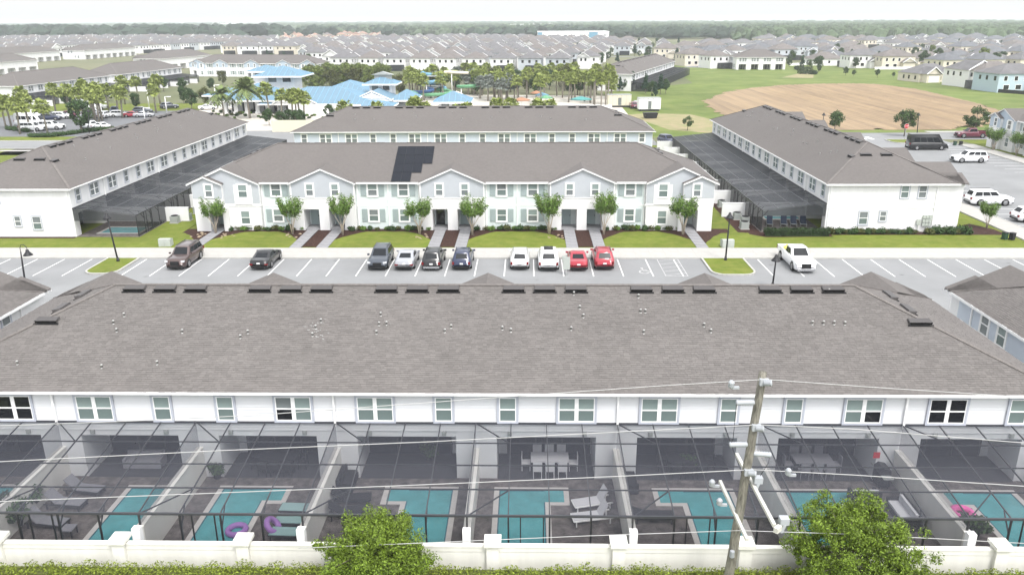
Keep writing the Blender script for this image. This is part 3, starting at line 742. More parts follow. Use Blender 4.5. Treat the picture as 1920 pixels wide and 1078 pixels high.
pool(-1.4, .9, .95, 'turquoise pool left of the two white loungers')
pool(7.9, 10.2, -1.3, 'turquoise pool directly left of the leaning utility pole')
pool(13.0, 15.3, .9, 'turquoise pool between utility pole and right foreground tree')
pool(21.9, 24.3, -1.0, 'turquoise pool beside the pink swim ring')
# ---- loungers
def lounger(M, frame, label, loc, rz, group, back=40):
    T = thing('sun_lounger', label, 'sun lounger', loc, rz, group)
    MB().box(-.32, .32, -.95, .35, .30, .345).build('seat', M, T)
    b = math.radians(back); c, s = math.cos(b), math.sin(b)
    bm = MB(); bm.add([(-.32,.35,.30),(.32,.35,.30),(.32,.35+.75*c,.30+.75*s),(-.32,.35+.75*c,.30+.75*s),(-.32,.35-.04*s,.345),(.32,.35-.04*s,.345),(.32,.35+.75*c-.04*s,.345+.75*s),(-.32,.35+.75*c-.04*s,.345+.75*s)],
        [(0,3,2,1),(4,5,6,7),(0,1,5,4),(1,2,6,5),(2,3,7,6),(3,0,4,7)]); bm.build('backrest', M, T)
    MB().box(-.36,-.32,-.97,.95,.26,.32).box(.32,.36,-.97,.95,.26,.32).box(-.32,.32,-.99,-.95,.26,.32).build('frame', frame, T)
    lg = MB().box(-.025,.025,-.025,.025,0,.26).mesh('leg', frame)
    for x in (-.34, .34):
        for y in (-.85, .8): link('leg', lg, T, (x, y, 0))
    return T
Zd = ZY+.012
def gl(px, py): p = at(px, py, Zd); return (p.x, p.y, Zd)
L1 = lounger(CLOTH_W, TRIM, 'white lounger nearer the house beside the central pool', (3.2, 33.9, Zd), PI*1.5+.25, 'white loungers by the pool', 62)
lounger(CLOTH_W, TRIM, 'white lounger nearer the boundary wall beside the central pool', (3.1, 32.7, Zd), PI*1.5+.2, 'white loungers by the pool', 62)
lounger(CLOTH_T, BRONZE, 'teal lounger farther back beside the purple ring', (-11.0, 33.2, Zd), PI*.5+3.1, 'teal loungers by the purple rings', 25)
lounger(CLOTH_T, BRONZE, 'teal lounger in the middle beside the purple ring', (-10.95, 32.2, Zd), PI*.5+3.1, 'teal loungers by the purple rings', 25)
lounger(CLOTH_T, BRONZE, 'teal lounger nearest the boundary wall beside the purple ring', (-10.9, 31.25, Zd), PI*.5+3.1, 'teal loungers by the purple rings', 25)
lounger(CLOTH_G, BRONZE, 'grey lounger at lower left nearest the boundary wall', (-22.7, 32.0, Zd), PI*.5-.15, 'grey loungers at lower left', 45)
lounger(CLOTH_G, BRONZE, 'grey lounger at lower left, middle of three', (-22.7, 33.6, Zd), PI*.5-.1, 'grey loungers at lower left', 45)
lounger(CLOTH_G, BRONZE, 'grey lounger at lower left farthest from the boundary wall', (-22.4, 34.8, Zd), PI*.5-.15, 'grey loungers at lower left', 45)
lounger(CLOTH_K, BRONZE, 'dark brown lounger with raised back left of the utility pole', (6.0, 32.8, Zd), PI*.5, 'dark loungers', 20)
lounger(CLOTH_K, BRONZE, 'black lounger left of the pool behind the left tree', (-8.6, 33.0, Zd), PI*.5+.2, 'dark loungers', 40)
lounger(CLOTH_K, BRONZE, 'black lounger in front of the black wicker sofa', (-8.7, 34.1, Zd), PI*.5+.1, 'dark loungers', 40)
st = thing('side_table', 'small grey side table beside the lower left loungers', 'side table', (-21.3, 31.3, Zd))
MB().box(-.28,.28,-.28,.28,.38,.43).build('table_top', CLOTH_G, st)
tl = MB().box(-.02,.02,-.02,.02,0,.38).mesh('leg', BRONZE)
for a in (-.24, .24):
    for b in (-.24, .24): link('leg', tl, st, (a, b, 0))
def sofa(M, C, label, loc, rz, n=3, group=None):
    T = thing('outdoor_sofa', label, 'sofa', loc, rz, group); w_ = n*.68
    MB().box(-w_/2, w_/2, -.4, .4, .08, .34).build('base', M, T)
    MB().box(-w_/2, w_/2, .28, .42, .34, .78).build('backrest', M, T)
    ar = MB().box(-.07, .07, -.4, .28, .34, .60).mesh('armrest', M)
    for s in (-1, 1): link('armrest', ar, T, (s*(w_/2-.07), 0, 0))
    cu = MB().box(-.30, .30, -.36, .26, .345, .46).mesh('cushion', C); cb = MB().box(-.29,.29,.14,.27,.47,.82).mesh('cushion', C)
    k = (w_-.28)/n
    for i in range(n): link('cushion', cu, T, (-w_/2+.14+k*(i+.5), 0, 0)); link('cushion', cb, T, (-w_/2+.14+k*(i+.5), 0, 0))
    return T
sofa(CLOTH_K, CLOTH_K, 'black wicker sofa against the wall behind the left tree', (-9.2, 36.2, Zd), PI/2, 4, 'outdoor sofas')
sofa(CLOTH_K, CLOTH_K, 'black wicker sofa against the wall left of the utility pole', (5.2, 35.9, Zd), PI/2, 3, 'outdoor sofas')
sofa(CLOTH_K, CLOTH_W, 'black wicker sofa with pale cushions right of the utility pole', (17.9, 33.0, Zd), -PI/2, 3, 'outdoor sofas')
sofa(CLOTH_K, CLOTH_W, 'black wicker sofa with pale cushions nearest the right tree', (16.6, 34.4, Zd), PI, 2, 'outdoor sofas')
sofa(CLOTH_G, CLOTH_G, 'dark grey sofa under the porch at lower left', (-20.5, 37.4, Zd), 0, 3, 'outdoor sofas')
def dining(label, x, y, M, n=4):
    T = thing('patio_table', label, 'table', (x, y, Zd), 0, 'tables under the porches')
    MB().box(-1.0, 1.0, -.5, .5, .70, .75).build('table_top', M, T); lg = MB().box(-.04,.04,-.04,.04,0,.70).mesh('leg', BRONZE)
    for a in (-.9, .9):
        for b in (-.4, .4): link('leg', lg, T, (a, b, 0))
    return T
def chair(M, label, x, y, rz, group):
    T = thing('patio_chair', label, 'chair', (x, y, Zd), rz, group)
    MB().box(-.24,.24,-.24,.24,.42,.46).build('seat', M, T); MB().box(-.24,.24,.20,.24,.46,.95).build('backrest', M, T); lg = MB().box(-.02,.02,-.02,.02,0,.42).mesh('leg', M)
    for a in (-.21, .21):
        for b in (-.21, .21): link('leg', lg, T, (a, b, 0))
    return T
for lab, x, M, nm in (('long patio table behind the white loungers', 1.2, CLOTH_W, 'white'), ('long patio table behind the purple rings', -13.2, CLOTH_K, 'black'), ('long patio table behind the right foreground tree', 15.0, CLOTH_G, 'grey'), ('long patio table left of the utility pole', 8.4, CLOTH_K, 'black')):
    t = dining(lab, x, 37.3, M); first = None
    for i, dx in enumerate((-.65, 0, .65)):
        for s in (-1, 1):
            l_ = nm+' patio chair at the '+lab.replace('long ', '')
            first = chair(M, l_, x+dx, 37.3-s*.72, PI if s > 0 else 0, nm+' patio chairs') if first is None else dup(first, (x+dx, 37.3-s*.72, Zd), PI if s > 0 else 0)
    for s in (-1, 1): dup(first, (x+s*1.25, 37.3, Zd), -s*PI/2)
# grill, swim rings, red panel, plants
gr = thing('gas_grill', 'dark gas grill standing against the wall behind the grey sofas', 'grill', (18.1, 36.0, Zd), -PI/2)
MB().box(-.4,.4,-.28,.28,.1,.8).build('cabinet', CLOTH_K, gr); MB().prism([(-.28,.8),(.28,.8),(.25,1.05),(-.1,1.12),(-.28,.95)], -.4, .4, axis='x').build('lid', BRONZE, gr)
sf = MB().box(-.2,.2,-.25,.25,.76,.79).mesh('side_shelf', GREYM); link('side_shelf', sf, gr, (-.62,0,0)); link('side_shelf', sf, gr, (.62,0,0))
lgm = MB().box(-.03,.03,-.03,.03,0,.1).mesh('wheel', TIRE)
for a in (-.35,.35):
    for b in (-.2,.2): link('wheel', lgm, gr, (a, b, 0))
def ring(px, py, M, label, R0=.42, r=.15, tilt=None, z=None):
    p = at(px, py, Zd+.1)
    o = MB().torus((0,0,0), R0, r, 28, 10, tilt=tilt).build('swim_ring', M, None, (p.x, p.y, Zd+(z or r*.75))); return tag(o, label, 'swim ring', 'swim rings')
ring(444, 993, PURPLE, 'purple swim ring floating in the pool', .40, .14)
ring(513, 996, PURPLE, 'purple swim ring leaning against a teal lounger', .36, .14, Matrix.Rotation(math.radians(48), 3, 'Y'), .42)
ring(1804, 962, PINK, 'pink swim ring lying on the deck at lower right', .43, .17)
tag(MB().box(-.17,.17,-.02,0,0,.34).build('rescue_panel', RED, None, (atY(1643,858,yw-.03).x, yw-.02, atY(1643,858,yw).z)), 'small red panel fixed to a white porch pier', 'sign')
# ================================================================== PERIMETER WALL + HEDGE
PY = 28.75
pw = thing('boundary_wall', 'long cream precast wall along the bottom of the picture', 'wall', (0, PY, ZN))
pxs = [at(p, 1012, 2.0-.3).x for p in (218, 452, 688, 923, 1160, 1397, 1638, 1880)]
pxs = [pxs[3] + (i-5)*5.33 for i in range(12)]
zt = 1.47
pan = MB().box(-2.45, 2.45, -.07, .07, 0, zt-.22).box(-2.45, 2.45, -.095, .095, zt-.22, zt-.0).box(-2.45, 2.45, -.12, .12, zt, zt+.07).mesh('panel', PRECAST)
pil = MB().box(-.26, .26, -.26, .26, 0, zt+.17).mesh('pillar', PRECAST); cap_ = MB().box(-.36, .36, -.36, .36, zt+.17, zt+.34).box(-.30,.30,-.30,.30,zt+.10,zt+.17).mesh('pillar_cap', PRECAST)
for i, x in enumerate(pxs):
    link('panel', pan, pw, (x+2.665, 0, 0)); q = link('pillar', pil, pw, (x, 0, 0)); link('pillar_cap', cap_, q)
# ---------------------------------------------------------------- foliage builders
def leafquads(mb, centers, n, rad, size, rr, mi=0, up=.25, flat=1.0, outer=True, asp=.55):
    for _ in range(n):
        c = centers[rr.randrange(len(centers))]; rC = c[1]*rad
        d = Vector((rr.gauss(0,1), rr.gauss(0,1), rr.gauss(0,1)*flat)).normalized()
        p = Vector(c[0]) + Vector((d.x, d.y, d.z*flat))*(rC*(rr.random()**(.35 if outer else .6)))
        n_ = (d*.7 + Vector((rr.gauss(0,.6), rr.gauss(0,.6), rr.gauss(0,.6)+up))).normalized()
        a = n_.orthogonal().normalized(); a = (Matrix.Rotation(rr.random()*2*PI, 3, n_) @ a); b = n_.cross(a)
        s = size*rr.uniform(.6, 1.35)
        a *= s; b *= s*asp
        mb.add([p-a, p-b*.8, p+a, p+b*.8], [(0,1,2,3)], mi)
def tree_mesh(seed, h, cr, ch, nclump, nleaf, lsize, M, BM, trunk_r=.15, base=.3, shape='round', limbs=7, name='crown', asp=.55):
    rr = random.Random(seed); tb = MB()
    top = Vector((rr.uniform(-.1,.1)*cr, rr.uniform(-.1,.1)*cr, h*.82)); z0 = h-ch
    tb.tube([(0,0,-.1),(0,0,z0*.6),(top.x*.4, top.y*.4, z0+ch*.3), tuple(top)], [trunk_r, trunk_r*.85, trunk_r*.6, trunk_r*.15], 7)
    cl = []
    for i in range(nclump):
        a = rr.random()*2*PI; t = rr.random()
        if shape == 'round': rp = math.sqrt(max(.05, 1-(2*t-1)**2))*cr
        elif shape == 'cone': rp = (1-t)**.8*cr
        elif shape == 'vase': rp = (.25+.75*t)*cr*(1 if t < .8 else .75)
        rp *= rr.uniform(.35, .88)
        c = Vector((rp*math.cos(a), rp*math.sin(a), z0 + ch*(.08+.84*t)))
        cl.append((c, cr*rr.uniform(.22, .42)))
    for i in range(limbs):
        c = cl[i*len(cl)//limbs][0]; z = max(z0*.8, min(c.z-.1*ch, h*.7)); 
        tb.tube([(0,0,z*.85),(c.x*.5, c.y*.5, (z+c.z)/2), tuple(c)], [trunk_r*.45, trunk_r*.28, trunk_r*.08], 5)
    lb = MB(); leafquads(lb, cl, nleaf, 1.0, lsize, rr, asp=asp)
    return tb.mesh('trunk', BM), lb.mesh(name, M)
def place_tree(ms, label, cat, loc, rz, sc, group, name='tree'):
    T = thing(name, label, cat, loc, rz, group); T.scale = (sc,)*3 if not hasattr(sc, '__len__') else sc
    link('trunk', ms[0], T); link('crown', ms[1], T); return T
# the two trees in front of the wall
def bigtree(px, ytop, wpx, label, seed, Y=27.0):
    p = atY(px, 1078, Y); top = atY(px, ytop, Y); H = top.z-ZN-.15; cr = wpx/45.0/2*.9
    rr = random.Random(seed); tb = MB(); cl = []; z0 = H*.30
    tb.tube([(0,0,-.1),(.03,.02,z0),(.05,0,H*.55),(.0,.05,H*.8)], [.11,.09,.06,.02], 8)
    for i in range(34):
        a = i*2.39996+rr.uniform(-.3,.3); el = math.asin(min(.98, -.32+1.28*(i+.5)/34)); Lb = rr.uniform(.72,1.06)*cr*(1.08 if el < .5 else .95)
        s = Vector((0, 0, z0+(H*.62-z0)*rr.random()*.8)); c0 = Vector((0, 0, H*.50))
        e = c0+Vector((math.cos(a)*math.cos(el)*Lb*1.05, math.sin(a)*math.cos(el)*Lb*1.05, math.sin(el)*H*.47*rr.uniform(.85,1.04)))
        mid = s.lerp(e, .5)+Vector((0, 0, .15)); tb.tube([s, mid, e], [.035,.02,.006], 5)
        for q in range(7):
            t = .45+.09*q; pq = (mid.lerp(e, (t-.5)*2) if t > .5 else s.lerp(mid, t*2)); cl.append((pq+Vector((rr.gauss(0,.10), rr.gauss(0,.10), rr.gauss(0,.08))), rr.uniform(.18,.34)))
        for q in range(4):
            b_ = s.lerp(e, rr.uniform(.5,.85)); o_ = Vector((rr.gauss(0,1), rr.gauss(0,1), rr.gauss(0,.7))).normalized()*rr.uniform(.25,.6)
            tb.tube([b_, b_+o_], [.012,.004], 4); cl += [(b_+o_*.6, .16), (b_+o_, .14), (b_+o_*1.15, .08)]
    for q in range(170):
        v_ = Vector((rr.gauss(0,1), rr.gauss(0,1), rr.gauss(0,1))).normalized()*rr.uniform(.5,.93); cl.append((Vector((v_.x*cr, v_.y*cr, H*.52+v_.z*H*.44)), rr.uniform(.22,.36)))
    lb = MB(); leafquads(lb, cl, 80000, 1.15, .054, rr, asp=.5); ms = (tb.mesh('trunk', BARK), lb.mesh('crown', LEAFA))
    place_tree(ms, label, 'tree', (p.x, Y, ZN), 0, 1, 'trees before the boundary wall', 'shade_tree')
bigtree(706, 958, 215, 'bright green young tree before the wall, left of centre', 3)
bigtree(1592, 926, 262, 'larger bright green young tree before the wall at lower right', 8)
# hedge at the foot of the wall
rr = random.Random(5); hb = MB()
cl = [((x*.25, 27.75+rr.uniform(-.2,.2), ZN+.78+rr.uniform(-.1,.10)), .40) for x in range(-110, 110)]
leafquads(hb, cl, 46000, 1.0, .055, rr)
o = hb.build('hedge', HEDGE); tag(o, 'clipped yellow green hedge along the foot of the cream wall', 'hedge')
core = MB().box(-27, 27, 27.5, 28.0, ZN, ZN+.85).build('hedge_core', LEAFO, o)
# ================================================================== UTILITY POLE
def lean(px, py, Y): return atY(px, py, Y)
pt = lean(1431, 697, 27.35); pbv = lean(1367, 1076, 26.75)
d = (pbv-pt); base = pt + d*((ZN-.3-pt.z)/d.z)
UPL = thing('utility_pole', 'weathered wooden utility pole leaning in the foreground', 'utility pole', (base.x, base.y, ZN))
def lp(v): return Vector(v)-Vector((base.x, base.y, ZN))
n = 14; P = [lp(base.lerp(pt, i/n)) + Vector((.012*math.sin(i*2.1), 0, 0)) for i in range(n+1)]
MB().tube(P, [.205-.06*i/n for i in range(n+1)], 14).build('pole', WOODP, UPL)
def polex(py): # point on the pole axis at this picture height
    best = min((abs((lambda q: 539-FPX*(q.dot(UP))/(q.dot(FW)))(base.lerp(pt, i/400)-Vector((0,0,CAMH)))-py), i) for i in range(401)); return base.lerp(pt, best[1]/400)
hA = polex(905); hB = polex(962)
a0, a1 = at(1381, 851, hA.z), at(1452, 985, hA.z); b0, b1 = at(1350, 902, hB.z), at(1401, 1012, hB.z)
MB().bar(lp(a0)+Vector((.0,0,0)), lp(a1), .12, .13).bar(lp(a1)-Vector((.05,.3,.0)), lp(a1)+Vector((.16,-.1,.0)), .16, .2).build('crossarm', FIBER, UPL)
MB().bar(lp(b0), lp(b1), .12, .13).build('crossarm', FIBER, UPL)
def insul(p, d, L_=.42, r=.075, name='insulator', par=UPL):
    p = Vector(p); d = Vector(d).normalized(); pts = []; rs = []
    for i in range(15): pts.append(p+d*(L_*i/14)); rs.append(r if i % 2 else r*.78)
    return MB().tube(pts, rs, 9).build(name, INSUL, par)
xd = Vector((1, -.05, 0))
for py, s in ((712, 1), (797, 1), (880, 1)):
    q = lp(polex(py)); insul(q+Vector((.02,-.22,-.02)), (.8,-.4,.15), .28, .13); MB().box(q.x-.13, q.x+.2, q.y-.26, q.y-.1, q.z-.13, q.z+.12).build('clamp', INSUL, UPL)
for py, s in ((754, -1), (833, -1), (849, 1)): q = lp(polex(py)); insul(q+xd*(.13*s), xd*s+Vector((0,0,-.06)), .68, .115)
q = lp(polex(1025)); insul(q+Vector((-.1,-.22,0)), (0,0,-1), .3, .10)
MB().box(-.16,.16,-.14,.14,-.12,.12).bar((0,-.1,-.1),(-.1,-.1,-.42),.11).build('cutout_fuse', INSUL, UPL, lp(at(1470, 975, hA.z+.02)))
MB().box(-.16,.16,-.14,.14,-.12,.12).bar((0,-.1,-.1),(-.1,-.1,-.42),.11).build('cutout_fuse', INSUL, UPL, lp(polex(893))+Vector((.42,-.2,0)))
jm = MB(); q0 = lp(polex(754))+Vector((-.80,0,-.05)); q1 = lp(polex(833))+Vector((-.80,0,-.05))
jm.tube([q0, q0+Vector((0,0,-.9)), (q0+q1)/2+Vector((.05,0,-.6)), q1], .012, 5).build('jumper_cable', BLACKW, UPL)
q2 = lp(polex(849))+Vector((.8,0,-.08)); MB().tube([q2, q2+Vector((-.05,0,-.35)), lp(polex(900))+Vector((.4,-.2,.1))], .012, 5).build('jumper_cable', BLACKW, UPL)
def marker(px, py, Y, label, wire=True):
    p = atY(px, py, Y); o = MB().lathe((0,0,-.10), [(.08,0),(.13,.06),(.09,.15),(.13,.2),(.06,.29)], 9).box(.03,.3,-.05,.05,-.14,-.05).build('line_insulator', INSUL, None, tuple(p)); tag(o, label, 'insulator', 'insulators on the overhead wires')
def wirerun(pts, r, label, Y0):
    """pts: picture points of one wire; each is put at its own distance along the line"""
    V = [atY(px, py, Y) for px, py, Y in pts]
    out = []
    for a, b in zip(V, V[1:]):
        k = max(2, int((b-a).length/1.2))
        out += [a.lerp(b, i/k) for i in range(k)]
    out.append(V[-1]); o = MB().tube(out, r, 5).build('power_line', WIRE); tag(o, label, 'wire', 'overhead wires')
wirerun([(-60,800,26.9),(220,790,26.9),(480,778,26.9),(700,762,27.0),(1000,740,27.1),(1240,723,27.15),(1434,711,27.15),(1640,726,27.15),(1920,744,27.0),(2000,748,27.0)], .014, 'highest wire, crossing the near roof edge at the pole top', 27)
wirerun([(-60,868,26.9),(400,845,26.9),(800,828,27.0),(1150,810,27.0),(1424,796,27.05),(1600,804,27.0),(1920,830,27.0),(2000,836,27.0)], .016, 'second wire from the top, below the upper windows', 27)
wirerun([(-60,942,26.8),(400,924,26.8),(800,908,26.9),(1150,893,26.9),(1410,880,26.95),(1600,890,26.9),(1920,911,26.9),(2000,917,26.9)], .016, 'third wire from the top, crossing the pool enclosures', 27)
wirerun([(560,1027,26.2),(800,1017,26.3),(1100,1004,26.5),(1388,994,26.6),(1600,1001,26.6),(1920,1018,26.6),(2000,1023,26.6)], .014, 'lowest wire, crossing just above the boundary wall', 27)
marker(1371, 722, 27.1, 'insulator on the highest wire left of the pole'); marker(1478, 886, 26.95, 'insulator on the third wire right of the pole')
marker(1335, 907, 27.6, 'insulator beside the upper end of the lower crossarm'); marker(1349, 942, 27.2, 'insulator below the end of the lower crossarm')
# ================================================================== ENCLOSURES OF THE SIDE ROWS
ORD = ['first','second','third','fourth','fifth','sixth','seventh','eighth','ninth','tenth','eleventh','twelfth']
cm2 = cage_meshes(U, 6.9, 3.15, 2.4, 4, 4, SCREEN2, mat('purlin_sky_glint', (.13,.135,.14), .4), bh=.045)  # purlins paler than the beams: sky reflection put into their colour
for k in range(8):
    cage(cm2, (32.7, 143.6-k*U, 0), -PI/2, ('black pool enclosure of the right white row, '+('nearest the lawn and holding navy loungers' if k == 7 else ORD[7-k]+' from the lawn')), 'pool enclosures of the right row', open_panels=(), last=(k == 7))
    cage(cm2, (-49.4, 84.1+k*U, 0), PI/2, ('black pool enclosure of the left white row, '+('nearest the lawn with a pool inside' if k == 0 else ORD[k]+' from the lawn')), 'pool enclosures of the left row', last=(k == 7))
def garden(x, y, rz, label, group):
    W = thing('garden_wall', label, 'wall', (x, y, 0), rz, group)
    MB().box(-.12,.12,-9.6,0,0,1.6).build('wall_body', WHITE, W); MB().box(-.15,.15,-9.65,0,1.6,1.66).build('wall_coping', TRIM, W)
for k in range(1, 9):
    garden(32.7, 143.6-(8-k)*U, -PI/2, 'white yard wall under the right row enclosures, '+ORD[k-1]+' from the lawn', 'yard walls of the right row')
    garden(-49.4, 84.1+k*U, PI/2, 'white yard wall under the left row enclosures, '+ORD[k-1]+' from the lawn', 'yard walls of the left row')
struct(MB().box(25.7, 32.7, 86, 143.8, -.05, .02).build('pool_deck', PAVER)); struct(MB().box(-49.4, -42.4, 84.0, 141.6, -.05, .02).build('pool_deck', PAVER))
def pool2(x0, x1, y0, y1, label):
    P = thing('swimming_pool', label, 'pool', ((x0+x1)/2, (y0+y1)/2, .022)); a, b = (x1-x0)/2, (y1-y0)/2
    MB().box(-a,a,-b,b,-.05,.004).build('water', WATER, P); MB().box(-a-.3,a+.3,-b-.3,-b,0,.03).box(-a-.3,a+.3,b,b+.3,0,.03).box(-a-.3,-a,-b,b,0,.03).box(a,a+.3,-b,b,0,.03).build('coping', COPE, P)
pool2(-47.6, -43.3, 85.6, 88.2, 'pool seen through the end screen of the left row'); pool2(28.0, 32.0, 92.0, 93.5, 'pool behind navy loungers in the right row')
for i, x in enumerate((27.6, 29.2, 30.3, 31.4)):
    lounger(CLOTH_N, GREYM, ['navy lounger at the left end of four in the right enclosure','navy lounger second from left in the right enclosure','navy lounger third from left in the right enclosure','navy lounger at the right end of four in the right enclosure'][i], (x, 89.3, .022), -.25, 'navy loungers')
lounger(CLOTH_W, TRIM, 'pale lounger beside the pool in the left enclosure', (-43.6, 90.2, .022), PI*.5, None)
# ================================================================== AIR CONDITIONERS, CABINETS, BINS
AC = thing('air_conditioner', 'grey outdoor air conditioner beside the right row yard walls', 'air conditioner', (24.6, 92, 0), 0, 'air conditioners beside the right row')
cb = MB().box(-.42,.42,-.42,.42,.08,.82)
for k in range(7): cb.box(-.435,.435,-.435,.435,.14+k*.095,.17+k*.095)
cb.build('casing', GREYM, AC); MB().lathe((0,0,.82), [(.40,0),(.40,.05),(.34,.07)], 14).build('fan_grille', VENTD, AC); MB().box(-.5,.5,-.5,.5,0,.08).build('base_pad', CONC, AC)
acs = [(24.3,87.6),(25.0,90.0),(24.2,94.0),(25.0,95.6),(24.3,98.6),(25.1,101.5),(24.3,104.5),(24.9,108.2),(24.3,112)]
for x, y in acs: dup(AC, (x, y, 0), None)
for x, y in [(-41.2,90.5),(-40.2,91.6),(-41.4,93.4),(-40.4,95.3),(-41.2,98.0),(-40.5,101.0)]: dup(AC, (x, y, 0), None, 'grey outdoor air conditioner beside the left row yard walls', None, 'air conditioners beside the left row')
def cabinet(px, py, label):
    p = at(px, py); T = thing('transformer_cabinet', label, 'utility cabinet', (p.x, p.y, 0), .05); T.scale = (.8,.8,.8)
    MB().prism([(-.55,.08),(.6,.08),(.6,.95),(.1,1.1),(-.55,1.1)], -.75, .75, axis='x').build('housing', PALEM, T)
    MB().box(-.85,.85,-.7,.75,-.05,.08).build('base_pad', CONC, T); MB().box(-.02,.02,-.58,-.55,.15,.85).box(.1,.18,-.59,-.55,.5,.6).build('door_latch', GREYM, T)
cabinet(312, 462, 'pale utility cabinet on the lawn behind the brown car'); cabinet(1363, 464, 'pale utility cabinet on the lawn behind the right lamp post')
def bin_(px, py, M, label):
    p = at(px, py); T = thing('wheelie_bin', label, 'bin', (p.x, p.y, 0), .4); T.scale = (.75,.75,.75)
    MB().prism([(-.28,.06),(.28,.06),(.32,.98),(-.32,.98)], -.28, .28).build('bin_body', M, T); MB().box(-.35,.35,-.33,.33,.98,1.05).build('lid', TRIMK, T)
    wm = MB().lathe((0,0,-.03), [(.11,0),(.11,.06)], 10).mesh('wheel', TIRE)
    for s in (-1, 1): q = link('wheel', wm, T, (s*.24, .3, .11)); q.rotation_euler = (0, PI/2, 0)
bin_(1883, 449, GREENB, 'green kerbside box at the corner of the right lawn'); bin_(1897, 450, TRIMK, 'black kerbside box at the corner of the right lawn')
bin_(1790, 273, GREENB, 'green bin on the kerb beyond the black van'); bin_(1801, 273, TRIMK, 'black bin on the kerb beyond the black van')
# meters on the white end wall
mt = thing('meter_bank', 'white meter boxes on the right end wall above the shrubs', 'meter boxes', (43.7, 86.12, .7))
for i in range(3):
    for j in range(3): (MB().box(-.16+i*.34-.34,.14+i*.34-.34,-.14,0,j*.42,j*.42+.34)).build('meter_box', PALEM, mt)
MB().box(-1.1,-.7,-.1,0,.1,.7).box(.7,1.1,-.12,0,-.2,.1).bar((-.9,-.05,-.6),(-.9,-.05,.1),.06).bar((0,-.05,-.6),(0,-.05,0),.08).build('conduit', PALEM, mt)
# ================================================================== SOLAR PANELS on the mint row
pit = (8.7-5.4)/7.15
sn = Vector((0, -pit, 1)).normalized(); sp0 = Vector((BX, BY, 8.7))
tl0 = hitplane(747, 276, sp0, sn)
SOL = thing('solar_array', 'stepped black solar array on the front roof slope', 'solar panels', tuple(tl0))
ang = math.atan(pit)
pnm = MB().box(.01, 1.045, -.005, .0, 0, 0) 
pnm = MB().box(.012, 1.04, -1.70, -.012, .05, .09).mesh('solar_panel', mat('solar_cells', (.010,.012,.018), .35, spec=.15))
frm = MB().box(.0,.012,-1.71,0,.045,.10).box(1.04,1.052,-1.71,0,.045,.10).box(.012,1.04,-.012,0,.045,.10).box(.012,1.04,-1.71,-1.70,.045,.10)
for q in range(1, 6): frm.box(.012+q*.171-.002, .012+q*.171+.002, -1.70, -.012, .088, .0905)
frm = frm.mesh('panel_frame', mat('solar_frame', (.022,.024,.03), .5))
rail = MB()
for r_, cnt in enumerate((4, 4, 3, 2)):
    for c_ in range(cnt):
        o = link('solar_panel', pnm, SOL); o.rotation_euler = (ang, 0, 0); d_ = r_*1.735
        o.location = (c_*1.06, -d_*math.cos(ang), -d_*math.sin(ang)); link('panel_frame', frm, o)
